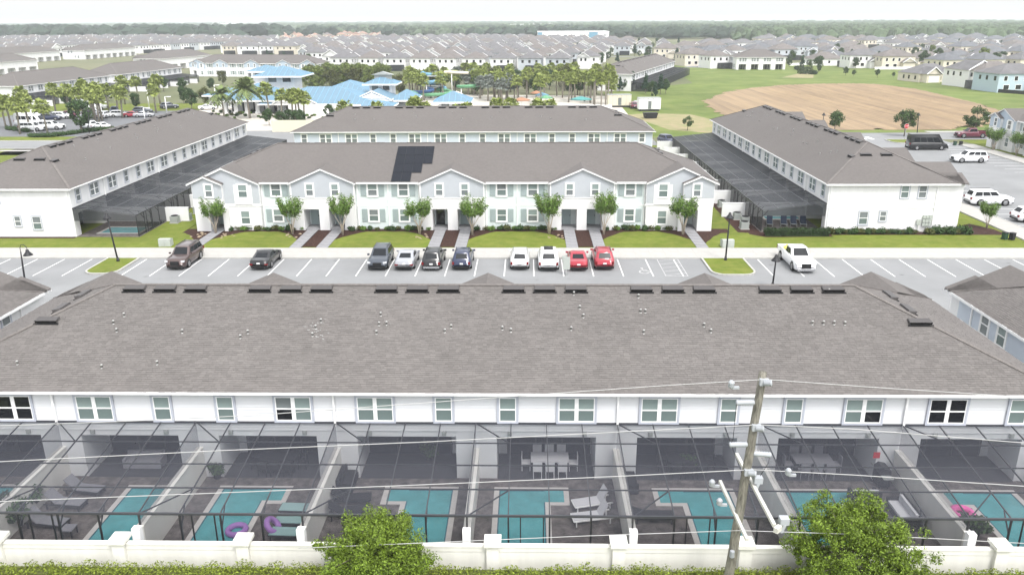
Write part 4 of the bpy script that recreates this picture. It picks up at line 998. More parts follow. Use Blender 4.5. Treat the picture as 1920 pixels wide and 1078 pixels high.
# ================================================================== CARS
def car_meshes(kind):
    K = dict(
      sedan=dict(L=4.85, W=1.86, H=1.44, wb=2.85, r=.34, prof=[(-2.42,.62),(-2.30,.98),(-1.55,1.03),(-.9,1.0),(1.0,.97),(1.9,.86),(2.32,.74),(2.42,.5)], base=(-1.75,1.05), roof=(-.75,.15), nw=2),
      suv=dict(L=4.75, W=1.90, H=1.70, wb=2.8, r=.37, prof=[(-2.37,.60),(-2.30,1.06),(-1.6,1.12),(.0,1.12),(1.0,1.10),(1.8,1.02),(2.25,.88),(2.37,.55)], base=(-2.25,1.08), roof=(-1.75,.25), nw=3),
      bigsuv=dict(L=5.35, W=2.02, H=1.90, wb=3.05, r=.41, prof=[(-2.67,.62),(-2.62,1.15),(-1.8,1.22),(.0,1.22),(1.15,1.20),(2.2,1.12),(2.58,.98),(2.67,.58)], base=(-2.58,1.15), roof=(-2.25,.45), nw=3),
      pickup=dict(L=5.85, W=2.02, H=1.90, wb=3.6, r=.42, prof=[(-2.92,.70),(-2.90,.86),(-1.0,.86),(-.98,1.24),(1.25,1.22),(2.3,1.16),(2.80,1.02),(2.92,.6)], base=(-1.0,1.28), roof=(-.72,.5), nw=2),
      van=dict(L=6.9, W=2.05, H=2.85, wb=4.3, r=.38, prof=[(-3.45,.6),(-3.43,1.35),(-2.,1.38),(.0,1.38),(2.0,1.36),(2.75,1.22),(3.3,1.0),(3.45,.55)], base=(-3.40,2.62), roof=(-3.32,1.55), nw=4))[kind]
    L, W, H, r = K['L'], K['W'], K['H'], K['r']; w = W/2; prof = K['prof']; n = 22
    def zt(x):
        for (a, za), (b, zb) in zip(prof, prof[1:]):
            if a <= x <= b: return za+(zb-za)*(x-a)/(b-a)
        return prof[-1][1]
    xs = sorted(set([p[0] for p in prof] + [prof[0][0]+(prof[-1][0]-prof[0][0])*i/n for i in range(n+1)])); mb = MB(); rings = []
    for x in xs:
        e = abs(x)/(L/2); ww = w*(1-.16*max(0, (e-.72)/.28)**2); z1 = zt(x); zb = .24+.10*max(0, (e-.85)/.15)
        rings.append([(x,-ww*.86,zb),(x,-ww*.97,zb+.12),(x,-ww,zb+(z1-zb)*.5),(x,-ww*.975,z1-.10),(x,-ww*.90,z1-.01),(x,-ww*.5,z1+.025),(x,0,z1+.035),(x,ww*.5,z1+.025),(x,ww*.90,z1-.01),(x,ww*.975,z1-.10),(x,ww,zb+(z1-zb)*.5),(x,ww*.97,zb+.12),(x,ww*.86,zb)])
    m_ = len(rings[0]); vs = [p for q in rings for p in q]
    fs = [(i*m_+k, i*m_+(k+1) % m_, (i+1)*m_+(k+1) % m_, (i+1)*m_+k) for i in range(len(rings)-1) for k in range(m_)]
    fs += [tuple(range(m_)), tuple((len(rings)-1)*m_+k for k in range(m_-1, -1, -1))]
    mb.add(vs, fs, 0, True)
    # cabin
    b0, b1 = K['base']; r0, r1 = K['roof']; wb_, wr = w*.905, w*.74; zb0, zb1 = zt(b0)-.03, zt(b1)-.03
    if kind == 'van': wr = w*.84
    nx = 7; cab = []
    for t in range(5):
        u = t/4; uu = math.sin(u*PI/2)**.9 if t < 4 else 1
        x0 = b0+(r0-b0)*u; x1 = b1+(r1-b1)*u; hw = wb_+(wr-wb_)*u; row = []
        zA, zB = zb0+(H-.06-zb0)*u, zb1+(H-.04-zb1)*u
        c = .10
        for (x, y, z) in ((x0+c,-hw,zA),(x1-c,-hw,zB),(x1,-hw*.82,zB),(x1+.03*(1-u),0,zB),(x1,hw*.82,zB),(x1-c,hw,zB),(x0+c,hw,zA),(x0,hw*.82,zA),(x0-.02,0,zA),(x0,-hw*.82,zA)): row.append((x,y,z))
        cab.append(row)
    vs = [p for q in cab for p in q]; k_ = 10
    fs = [(i*k_+k, i*k_+(k+1) % k_, (i+1)*k_+(k+1) % k_, (i+1)*k_+k) for i in range(4) for k in range(k_)]
    mb.add(vs, fs, 0, True)
    top = cab[-1]; ctr = ((r0+r1)/2, 0, H+.03)
    ins = [(ctr[0]+(p[0]-ctr[0])*.86, p[1]*.84, H) for p in top]; o = len(mb.v)
    mb.add(top+ins+[ctr], [(i, (i+1) % 10, 10+(i+1) % 10, 10+i) for i in range(10)] + [(10+i, 10+(i+1) % 10, 20) for i in range(10)], 0, True)
    if kind == 'pickup':
        mb.box(-2.90, -1.0, -w*.98, -w*.88, .80, 1.28).box(-2.90, -1.0, w*.88, w*.98, .80, 1.28).box(-2.93, -2.86, -w*.88, w*.88, .80, 1.27)
    D = {'body': mb}
    # glass: proud panes following the cabin faces
    def pt(face, u, t):      # u across 0..1, t up 0..1
        z = lambda a, b: a+(b-a)*t
        x0 = b0+(r0-b0)*t; x1 = b1+(r1-b1)*t; hw = wb_+(wr-wb_)*t; zA = zb0+(H-.06-zb0)*t; zB = zb1+(H-.04-zb1)*t
        if face == 'f': return (x1+.022, -hw*.82+hw*1.64*u, zB+.008)
        if face == 'b': return (x0-.026, -hw*.82+hw*1.64*u, zA+.008)
        s = -1 if face == 'r' else 1
        x = x0+.1+(x1-x0-.2)*u; return (x, s*(hw+.012), zA+(zB-zA)*u)
    def pane(face, u0, u1, t0, t1): 
        q = [pt(face,u0,t0), pt(face,u1,t0), pt(face,u1,t1), pt(face,u0,t1)]; return MB().add(q, [(0,1,2,3)])
    D['windshield'] = [pane('f', .03, .97, .10 if kind != 'van' else .05, .92 if kind != 'van' else .62)]
    D['rear_window'] = [pane('b', .08, .92, .22 if kind != 'van' else .3, .90 if kind != 'van' else .72)]
    sw = []
    nw = K['nw']; lo, hi = (.04, .97) if kind != 'van' else (.10, .93)
    for f in 'rl':
        for i in range(nw):
            a = lo+(hi-lo)*i/nw; b = lo+(hi-lo)*(i+1)/nw-.02
            sw.append(pane(f, a, b, .16 if kind != 'van' else .1, .86 if kind != 'van' else .62))
    D['side_window'] = sw
    fz = zt(L/2-.25); xf = L/2
    D['headlight'] = [MB().box(xf-.30, xf-.055, s*w*.80-.17, s*w*.80+.13, fz-.20, fz-.05) for s in (-1, 1)]
    rz_ = zt(-L/2+.06)
    if kind in ('suv', 'bigsuv', 'van'): D['taillight'] = [MB().box(-xf-.02, -xf+.14, s*w*.82-.07, s*w*.82+.12, rz_-.32, rz_-.06) for s in (-1, 1)]
    else: D['taillight'] = [MB().box(-xf-.02, -xf+.14, s*w*.76-.16, s*w*.76+.16, rz_-.22, rz_-.10) for s in (-1, 1)]
    if kind == 'pickup': D['taillight'] = [MB().box(-xf-.03, -xf+.1, s*w*.92-.08, s*w*.92+.06, .85, 1.2) for s in (-1, 1)]
    D['bumper'] = [MB().box(xf-.12, xf+.03, -w*.78, w*.78, .26, .44), MB().box(-xf-.03, -xf+.12, -w*.80, w*.80, .30, .48)]
    D['grille'] = [MB().box(xf-.08, xf+.025, -w*.42, w*.42, .50, max(.62, fz-.12))]
    D['number_plate'] = [MB().box(-xf-.045, -xf-.02, -.16, .16, .66, .80)]
    cx_ = b1-.28
    D['mirror'] = [MB().box(cx_-.08, cx_+.08, s*(w+.10)-.11, s*(w+.10)+.09, zb1+.06, zb1+.22) for s in (-1, 1)]
    wl_ = []
    for sx in (-1, 1):
        for sy in (-1, 1): wl_.append((sx*K['wb']/2+.05, sy*(w-.10), r))
    D['_wheels'] = wl_; D['_r'] = r; D['_w'] = w; D['_H'] = H; D['_roof'] = K['roof']
    return D
CARS = {}
def car(kind, paint, label, x, y, rz, cat='car', group='parked cars', rack=False, sun=False, name='parked_car', trimM=None, z=0.008, extra=None, sc=1.0):
    if kind not in CARS:
        D = car_meshes(kind); ms = {}
        for k, v in D.items():
            if k[0] == '_': continue
            M = {'body': WHITE, 'windshield': CARG, 'rear_window': CARG, 'side_window': CARG, 'headlight': HEADL, 'taillight': TAILL, 'bumper': TRIMK, 'grille': TRIMK, 'number_plate': PLATE, 'mirror': WHITE}[k]
            ms[k] = [q.mesh(k, M) for q in (v if isinstance(v, list) else [v])]
        r = D['_r']
        ms['wheel'] = MB().lathe((0,0,-.11), [(r*.72,0),(r,.03),(r,.19),(r*.72,.22)], 18).mesh('wheel', TIRE)
        ms['rim'] = MB().lathe((0,0,.112), [(r*.66,0),(r*.62,.012),(r*.2,.006)], 14).mesh('rim', RIM)
        ms['arch'] = MB().lathe((0,0,.0), [(r*1.18,0),(r*1.18,.105)], 18).mesh('wheel_arch', TRIMK)
        CARS[kind] = (D, ms)
    D, ms = CARS[kind]; T = thing(name, label, cat, (x, y, z), rz, group); T.scale = (sc,)*3
    for k in ('body','windshield','rear_window','side_window','headlight','taillight','bumper','grille','number_plate','mirror'):
        for me in ms[k]:
            o = link(k, me, T)
            if k in ('body', 'mirror'): setmat(o, paint)
            if k == 'bumper' and trimM: setmat(o, trimM)
    for wx, wy, wz in D['_wheels']:
        s = 1 if wy > 0 else -1
        o = link('wheel', ms['wheel'], T, (wx, wy, wz)); o.rotation_euler = (-s*PI/2, 0, 0); link('rim', ms['rim'], o)
        a = link('wheel_arch', ms['arch'], T, (wx, wy-s*.006, wz+.02)); a.rotation_euler = (-s*PI/2, 0, 0)
    if rack:
        r0, r1 = D['_roof']; 
        for s in (-1, 1): MB().bar((r0+.1, s*D['_w']*.66, D['_H']+.05), (r1-.15, s*D['_w']*.66, D['_H']+.05), .04).build('roof_rail', BRONZE, T)
    if sun:
        r0, r1 = D['_roof']; MB().box(r0+.75, r1-.1, -.42, .42, D['_H']+.02, D['_H']+.05).build('sunroof', CARG, T)
    return T
def paint(n, c, met=.0): return mat('paint_'+n, c, .28, spec=.5, metal=met, coat=.6)
PBROWN = paint('brown', (.075,.048,.045), .2); PBLACK = paint('black', (.008,.008,.010)); PSLATE = paint('slate', (.050,.060,.078), .2); PSILV = paint('silver', (.38,.39,.42), .3)
PNAVY = paint('navy', (.018,.026,.065), .1); PWHITE = paint('white', (.76,.77,.79)); PRED = paint('red', (.32,.018,.035)); PMAROON = paint('maroon', (.12,.018,.04)); PPEARL = paint('pearl', (.68,.69,.70))
def xat(px, py=506): return at(px, py).x
NOUT, NIN = -PI/2, PI/2
car('bigsuv', PBROWN, 'brown wagon-like van parked nose out at the left end of the bays', xat(331), 74.2, NOUT, rack=True, sc=.95)
car('sedan', PBLACK, 'black saloon car parked alone, second from the left', xat(488), 74.0, NIN)
car('suv', PSLATE, 'slate grey sport utility car parked nose out beside the silver saloon', xat(709), 73.9, NOUT, rack=True)
car('sedan', PSILV, 'silver saloon car between slate and black sport utility cars', xat(759), 73.9, NIN)
car('suv', PBLACK, 'black sport utility car between silver and navy cars', xat(810), 73.8, NIN, rack=True, trimM=CHROME)
car('suv', PNAVY, 'navy blue sport utility car at the right end of the first four', xat(866), 73.9, NIN, rack=True, sc=.97)
car('suv', PPEARL, 'pale silver sport utility car left of the white one with a sunroof', xat(974.5), 73.9, NIN, rack=True, sc=.96)
car('suv', PWHITE, 'white sport utility car with a dark sunroof', xat(1028.5), 73.7, NIN, sun=True, sc=1.03)
car('sedan', PRED, 'low red car parked behind the pale sign panel', xat(1084), 73.7, NIN, sc=.97)
car('suv', PRED, 'tall red sport utility car right of the low red car', xat(1133), 74.0, NIN, rack=True)
pk = car('pickup', PWHITE, 'white pickup truck parked nose out with a yellow load in its bed', xat(1499, 503), 73.7, NOUT, 'pickup truck', trimM=CHROME)
car('van', PBLACK, 'black high roofed passenger van beyond the right row', 71.0, 144.2, 0, 'van')
car('bigsuv', PWHITE, 'white sport utility car nearest the black van, facing left', 71.6, 131.0, PI, rack=True)
car('bigsuv', PWHITE, 'white sport utility car just right of the white end wall, facing right', 57.9, 99.8, 0, rack=True)
car('suv', PPEARL, 'pale crossover car cut by the right edge of the picture', 58.4, 91.0, 0)
car('pickup', PMAROON, 'maroon pickup truck on the road beside the gabled house', 86.5, 159.0, PI, 'pickup truck')
car('suv', PNAVY, 'dark blue car parked between the blue row and the right enclosure', at(1251, 270).x, at(1251, 270).y, -1.2)
ld = MB().box(-.5, .5, -.6, .6, 0, .28).prism([(-.4,.28),(.4,.28),(.25,.5),(-.2,.48)], -.5, .5).build('yellow_load', YELLOW, None, (xat(1499,503), 75.7, .88)); tag(ld, 'yellow load lying in the bed of the white pickup', 'cargo')
far = [(62,246,'bigsuv',PWHITE,0,'white sport utility car nearest the hedge, left of the lot'),(98,243,'bigsuv',PWHITE,0,'white sport utility car nearest the hedge, second in line'),(60,236,'van',PWHITE,0,'white high roofed van at the left of the lot'),
 (96,226,'suv',PNAVY,.1,'dark navy car in the far lot row'),(117,223,'suv',PWHITE,.1,'white car between the navy and the maroon car'),(136,221,'suv',PMAROON,.1,'maroon car in the far lot row'),(167,241,'suv',PWHITE,2.6,'white car behind the dark round tree'),
 (190,242,'sedan',PWHITE,2.6,'white saloon right of the dark round tree'),(170,222,'sedan',PSILV,.1,'silver saloon in the middle of the far lot'),(181,217,'suv',PSILV,.1,'silver sport utility car in the middle of the far lot'),(176,206,'van',PWHITE,.2,'white van at the back of the far lot'),
 (215,213,'suv',PNAVY,-1.2,'navy car among the far palms'),(226,220,'suv',PWHITE,.2,'white car beside the yellow green shrub'),(250,220,'sedan',PRED,.2,'red car in the far lot'),(270,220,'sedan',PSILV,.3,'silver car under the white lamp posts'),(268,213,'suv',PSLATE,.3,'slate car behind the silver car under the lamp posts'),
 (318,204,'suv',PSLATE,.4,'slate car at the clubhouse entrance'),(199,221,'suv',PWHITE,1.5,'white car among the far palms'),(390,206,'sedan',PWHITE,.3,'white car nearest the clubhouse columns')]
for px, py, k, P_, rz, lab in far: q = at(px, py); car(k, P_, lab, q.x, q.y, rz, group='cars in the far lot', z=.012)
# parking sign panel
q = at(1062, 516); T = thing('parking_sign', 'pale sign panel on a post between white and low red cars', 'sign', (q.x, q.y, 0))
MB().bar((0,0,0),(0,0,1.2),.05).build('post', GREYM, T); MB().box(-.32,.32,-.03,.03,.55,1.75).build('sign_panel', PALEM, T)
MB().box(-.42,-.1,.05,.09,1.35,1.85).build('sign_panel', PALEM, T)
# stop sign on the right
q = at(1696, 262); T = thing('stop_sign', 'red stop sign on the grass island before the black van', 'stop sign', (q.x, q.y, 0))
MB().bar((0,0,0),(0,0,2.3),.07).build('post', GREYM, T)
oc = [(math.cos(PI/8+k*PI/4)*.42, 2.55+math.sin(PI/8+k*PI/4)*.42) for k in range(8)]; MB().prism(oc, -.06, -.03).build('sign_plate', RED, T)
oc = [(math.cos(PI/8+k*PI/4)*.46, 2.55+math.sin(PI/8+k*PI/4)*.46) for k in range(8)]; MB().prism(oc, -.03, -.02).build('sign_border', TRIM, T)
fc = bpy.data.curves.new('sign_lettering', 'FONT'); fc.body = 'STOP'; fc.size = .30; fc.align_x = 'CENTER'; fc.align_y = 'CENTER'; fc.extrude = .004; fc.materials.append(TRIM)
ft = bpy.data.objects.new('sign_lettering', fc); COL.objects.link(ft); bpy.context.view_layer.update()
fme = bpy.data.meshes.new_from_object(ft.evaluated_get(bpy.context.evaluated_depsgraph_get())); bpy.data.objects.remove(ft)
fo = link('sign_lettering', fme, T, (0, -.066, 2.55)); fo.rotation_euler = (PI/2, 0, 0)
# ================================================================== LAMP POSTS
def lamp(base, top, label, neck=.55, side=1, M=POSTG, bell=True):
    b = at(*base); t = atY(top[0], top[1], b.y); h = t.z
    T = thing('street_lamp', label, 'street lamp', (b.x, b.y, 0), 0, 'street lamps'); dx = t.x-b.x
    MB().tube([(0,0,0),(dx*.5,0,h*.5),(dx,0,h-.2)], [.085,.075,.05], 9).lathe((0,0,0), [(.17,0),(.15,.25),(.10,.5)], 10).build('post', M, T)
    if neck: MB().tube([(dx,0,h-.25),(dx,0,h+.15),(dx+side*neck*.2,0,h+.42),(dx+side*neck*.6,0,h+.46),(dx+side*neck,0,h+.2),(dx+side*neck,0,h-.1)], .03, 6).build('neck', M, T)
    s = dx+(side*neck if neck else 0)
    MB().lathe((s,0,h-.52), [(.42,0),(.36,.08),(.16,.32),(.12,.5),(.05,.55)], 14).build('lamp_shade', M, T); MB().lathe((s,0,h-.53), [(.30,0),(.28,.03)], 12).build('lens', TRIM, T)
lamp((48,534), (38,468), 'gooseneck lamp with a bell shade at the far left of the main lot', .6, 1)
lamp((222,492), (199,400), 'tall lamp post standing on the left grass island', .0, 1)
lamp((1360,490), (1369,399), 'tall lamp post standing on the right grass island', .0, 1)
lamp((1448,540), (1456,478), 'lamp with a bell shade rising behind the roof beside the white pickup', .0, -1)
lamp((1719,256), (1723,212), 'lamp post at the edge of the bare field', .0, 1); lamp((1541,250), (1545,212), 'lamp post beyond the right row ridge', 0, 1); lamp((168,262),(165,205), 'thin dark lamp post before the dark round tree', 0, 1)
def wlamp(base, top, label):
    b = at(*base); t = atY(top[0], top[1], b.y); T = thing('car_park_lamp', label, 'lamp post', (b.x, b.y, 0), 0, 'white lamp posts in the far lot'); h = t.z
    MB().tube([(0,0,0),(0,0,h)], [.16,.10], 8).build('post', TRIM, T); MB().bar((0,0,h),(.9,0,h+.05),.14).build('arm', TRIM, T)
    MB().box(.7,1.5,-.22,.22,h-.06,h+.12).build('lamp_head', TRIM, T)
for i, (b, t) in enumerate([((66,252),(60,206)),((192,219),(190,192)),((313,212),(310,182)),((272,226),(269,203)),((280,204),(275,169)),((405,190),(402,160))]):
    wlamp(b, t, ['white lamp post nearest the hedge of the far lot','white lamp post among the central palms of the far lot','white lamp post nearest the clubhouse','white lamp post behind the left roof ridge','white twin arm lamp post by the far path','pale lamp post before the clubhouse columns'][i])
# ================================================================== CRAPE MYRTLES, SHRUBS, ROCKS
def myrtle(seed):
    rr = random.Random(seed); tb = MB(); cl = []
    for i in range(6):
        a = i*PI/3+rr.uniform(-.5,.5); r1 = rr.uniform(.12,.22); r2 = rr.uniform(.45,.85); p1 = (r1*math.cos(a), r1*math.sin(a), 1.0); p2 = (r2*math.cos(a), r2*math.sin(a), 2.1)
        tb.tube([(.06*math.cos(a), .06*math.sin(a), -.05), p1, p2], [.055,.045,.03], 6)
        for j in range(4):
            b = a+rr.uniform(-.9,.9); r3 = r2+rr.uniform(.05,.75); z3 = rr.uniform(3.0,4.4)-.25*r3; p3 = (r3*math.cos(b), r3*math.sin(b), z3); tb.tube([p2, p3], [.025,.008], 5)
            for q in range(7): t = .25+q*.125; cl.append((Vector(p2).lerp(Vector(p3), t), .22+.14*t))
    for j in range(26): a = rr.random()*6.28; q = rr.random()**.5*rr.choice((.7,1.0,1.15)); cl.append((Vector((q*math.cos(a), q*math.sin(a), rr.uniform(2.2,3.5)-.2*q)), .32))
    lb = MB(); leafquads(lb, cl, 4600, 1.0, .095, rr, up=.1); return tb.mesh('trunk', BARKW), lb.mesh('crown', LEAFB)
MY = [myrtle(s) for s in (1, 2, 3, 4)]
names = ['at the left corner of the mint row','left of the first mulch strip','right of the first mulch strip','left of the central mulch strip','right of the central mulch strip','left of the third mulch strip','right of the third mulch strip','at the right end of the mint row']
for i, (px, py) in enumerate([(405,438),(549,440),(643,441),(787,440),(886,441),(1030,440),(1132,440),(1280,441)]):
    p = at(px, py, .03); place_tree(MY[i % 4], 'crape myrtle with pale stems '+names[i], 'tree', (p.x, p.y, .03), i*1.3, [(.92,.92,.95),(.95,1.0,1.0),(.9,.9,1.06),(1.0,.92,1.0),(.96,1.0,1.03),(1.12,1.05,1.08),(.9,.95,1.1),(1.1,1.1,1.06)][i], 'crape myrtles', 'crape_myrtle')
p = at(1822, 430, 0); place_tree(MY[1], 'small tree at the front corner of the right row', 'tree', (51.2, 87.6, 0), 0, .72, None, 'crape_myrtle')
for i, (px, py, s) in enumerate([(1862,283,.95),(1905,292,.85)]): p = at(px, py); place_tree(MY[i+1], ['spreading tree before the gabled house','spreading tree at the right edge before the gabled house'][i], 'tree', (p.x, p.y, 0), i, (1.15,1.15,.95), None, 'crape_myrtle')
def bushmesh(seed, n=500, ls=.10, M=LEAFD, sq=.8):
    rr = random.Random(seed); cl = [((rr.uniform(-.22,.22), rr.uniform(-.22,.22), .28+rr.uniform(-.08,.12)), .32) for _ in range(7)]
    lb = MB(); leafquads(lb, cl, n, 1.0, ls, rr, flat=sq); return lb.mesh('shrub', M)
BU = [bushmesh(1), bushmesh(2, 420, .09, LEAFO), bushmesh(3, 450, .10, LEAFB)]
def bush(i, x, y, s, label, group, z=0.0): o = link('shrub', BU[i % 3], None, (x, y, z), R.random()*6); o.scale = (s, s, s*R.uniform(.8,1.1)); tag(o, label, 'shrub', group)
def potted(px, py, s, label):
    q = at(px, py, Zd); T = thing('potted_plant', label, 'potted plant', (q.x, q.y, Zd)); T.scale = (s, s, s)
    MB().lathe((0,0,0), [(.16,0),(.22,.36),(.24,.40),(.19,.38)], 12).build('pot', CLOTH_K, T); o = link('foliage', BU[0], T, (0,0,.32))
potted(1826, 1004, 1.2, 'dark leafy plant below the pink swim ring by the front screen'); potted(30, 985, 1.9, 'large dark green plant at the lower left corner behind the screen'); potted(62, 950, 1.5, 'dark green plant beside the lower left loungers'); potted(806, 862, 1.1, 'potted plant by the pier left of the white patio chairs'); potted(408, 895, 1.0, 'potted plant in the far corner of the yard with purple rings'); potted(1290, 880, 1.0, 'potted plant near the dark sofa left of the utility pole')
for a, b in zip(WX[0::2], WX[1::2]):
    for k in range(12):
        x = a+1.4+(b-a-2.8)*k/11+R.uniform(-.2,.2); bush(k, x, FRONT+.15-(.0 if k % 2 else .25), R.uniform(.65,1.1), ORD[k]+' shrub from the left in the mulch bed '+('left of the first strip','between first and second strips','between second and third strips','right of the third strip')[WX[0::2].index(a)], 'shrubs along the mint row', .03)
for k in range(30):
    if 18 < k < 21: continue
    bush(0 if k % 3 else 1, 33.2+k*.5, 85.4+R.uniform(-.1,.1), R.uniform(.85,1.2)*(1.25 if k > 20 else 1), ('low' if k < 21 else 'tall')+' dark shrub at the white end wall, number '+str(k)+' from the hedge' if 0 else 'low dark shrub along the foot of the white end wall', 'shrubs along the right end wall')
sheet('mulch_bed', rect(32.7, 51.5, 84.85, 86.2), .0, MULCH); sheet('mulch_bed', [(49,85.2),(52,85.2),(51.8,87.2),(50.4,89.8),(48.6,88.5)], .004, MULCH); sheet('mulch_bed', [(23.2,86.0),(25.7,83.9),(33,84.1),(33,84.85),(25.9,86.6),(25.7,108),(23.4,108)], -.001, MULCH)
sheet('mulch_bed', rect(-64, -49.3, 83.4, 84.2), .0, MULCH)
hg = MB(); cl = [((25.9+.2*x, 84.55+R.uniform(-.15,.15), .5+R.uniform(-.15,.1)), .40) for x in range(34)]; leafquads(hg, cl, 9000, 1.0, .085, R); o = hg.build('hedge', HEDGED); tag(o, 'dark clipped hedge before the right row end screen', 'hedge'); MB().box(25.8, 32.6, 84.3, 84.8, 0, .72).build('hedge_core', HEDGED, o)
rk = MB().lathe((0,0,-.08), [(.13,0),(.19,.09),(.15,.17),(.05,.21)], 7).mesh('rock', ROCK)
for i, cx_ in enumerate(WX):
    if i in (2, 5): pass
    for k in range(9):
        s = (-1 if i % 2 == 0 else 1); s = 1 if i in (0, 2, 4, 6) else -1
        x = cx_+s*R.uniform(.8,2.6); y = FRONT-R.uniform(1.6,3.8)
        if i not in (0, 1, 3, 5): continue
        o = link('rock', rk, None, (x, y, .05), R.random()*6); sc = R.uniform(.5,.95); o.scale = (sc*1.2, sc, sc*.8); tag(o, 'tan river rock lying in the mulch of the front beds', 'rock', 'river rocks in the front beds')
for k in range(14):
    o = link('rock', rk, None, (WX[0]-R.uniform(.8,2.3), FRONT-R.uniform(.8,3.2), .05), R.random()*6); sc = R.uniform(.5,.95); o.scale = (sc*1.2, sc, sc*.8); tag(o, 'tan river rock lying in the mulch of the front beds', 'rock', 'river rocks in the front beds')
# ================================================================== FARTHER TOWNHOUSE ROWS
def lite(*a, **k): return block(*a, vents=k.pop('vents', True), **k)
ta = .09
def row_dir(rot, cx, cy, d, side=0): return cx+d*math.cos(rot)-side*math.sin(rot), cy+d*math.sin(rot)+side*math.cos(rot)
lrot = PI/2-.09
lc = at(125, 146, 5.35); l1 = (-139.2-7.1, 248); l2 = (-134.5-7.1, 295)
block('white townhouse row behind the palms of the far lot, nearer half', *l1, 0, lrot, L=21.6, units=6, seed=21, pane='gg', front=False, vents=False)
block('white townhouse row behind the palms of the far lot, farther half', *l2, 0, lrot, L=21.6, units=6, seed=22, pane='gg', front=False, vents=False)
cm3 = dict(cm2)
def farcage_mesh():
    fr = MB(); sc = MB(); w_, d_, hw, hf = U, 6.5, 3.1, 2.5
    sc.add([(0,0,hw),(w_,0,hw),(w_,-d_,hf),(0,-d_,hf)], [(0,3,2,1)]).add([(0,-d_,0),(w_,-d_,0),(w_,-d_,hf),(0,-d_,hf)], [(0,1,2,3)]).add([(0,0,0),(0,-d_,0),(0,-d_,hf),(0,0,hf+.6)], [(0,1,2,3)])
    for i in range(5): fr.bar((i*w_/4,0,hw+.03),(i*w_/4,-d_,hf+.03),.07).bar((i*w_/4,-d_,0),(i*w_/4,-d_,hf),.07)
    for j in range(5): fr.bar((0,-d_*j/4,hw+(hf-hw)*j/4+.03),(w_,-d_*j/4,hw+(hf-hw)*j/4+.03),.06)
    return fr.mesh('frame', BRONZE), sc.mesh('screen', SCREEN2)
FC = farcage_mesh()
def farcages(cx, cy, rot, L, n, label, group, yard=True):
    for k in range(n):
        x, y = row_dir(rot, cx, cy, -L+k*2*L/n, -6.75); T = thing('pool_enclosure', label, 'screen enclosure', (x, y, 0), rot, group); link('frame', FC[0], T); link('screen', FC[1], T)
        if not yard: continue
        W = thing('garden_wall', 'white yard wall of a '+label.replace('black', '').strip(), 'wall', (x, y, 0), rot, group+' yard walls'); MB().box(-.12,.12,-9.4,0,0,1.6).build('wall_body', WHITE, W)
farcages(*l1, lrot, 21.6, 6, 'black enclosure of the row behind the far palms, nearer half', 'enclosures behind the far palms')
farcages(*l2, lrot, 21.6, 6, 'black enclosure of the row behind the far palms, farther half', 'enclosures behind the far palms')
l3 = (-113, 349); block('blue grey gabled townhouse row rising behind the blue clubhouse roofs', *l3, 0, PI-.20, seed=23, gabM=BLUEG, bayM=WHITE, wtrim='w', rear=False, vents=False, pane='gg')
wr = PI/2-.33; wc = (41, 309); 
block('long white townhouse row curving away beyond the white trailers', *wc, 0, wr, L=43, units=12, seed=24, pane='gg', front=False)
farcages(*wc, wr, 43, 12, 'black enclosure of the long row beyond the trailers', 'enclosures beyond the trailers', False)
block('white townhouse row behind the meadow, left of the near suburb houses', at(1425,131).x, at(1425,131).y+6, 0, PI*0, L=11, units=4, seed=25, rear=True, front=False, vents=False, pane='gg')
for i, (px, py, rot, L_, lab) in enumerate([(60,118,lrot,28.7,'grey roofed townhouse row behind the far palms row, at the left edge'),(215,108,lrot,28.7,'grey roofed townhouse row with white gables left of the blue grey row'),(330,128,lrot-.1,21.5,'white townhouse row with a tall white end wall left of the clubhouse'),(20,140,lrot,21.5,'grey roofed townhouse row cut by the left edge beyond the palms')]):
    q = at(px, py); block(lab, q.x-(8 if i != 2 else 0), q.y, 0, rot, L=L_, units=8 if L_ > 25 else 6, seed=30+i, rear=False, front=True, vents=False, gabM=WHITE, bayM=WHITE, pane='gg')
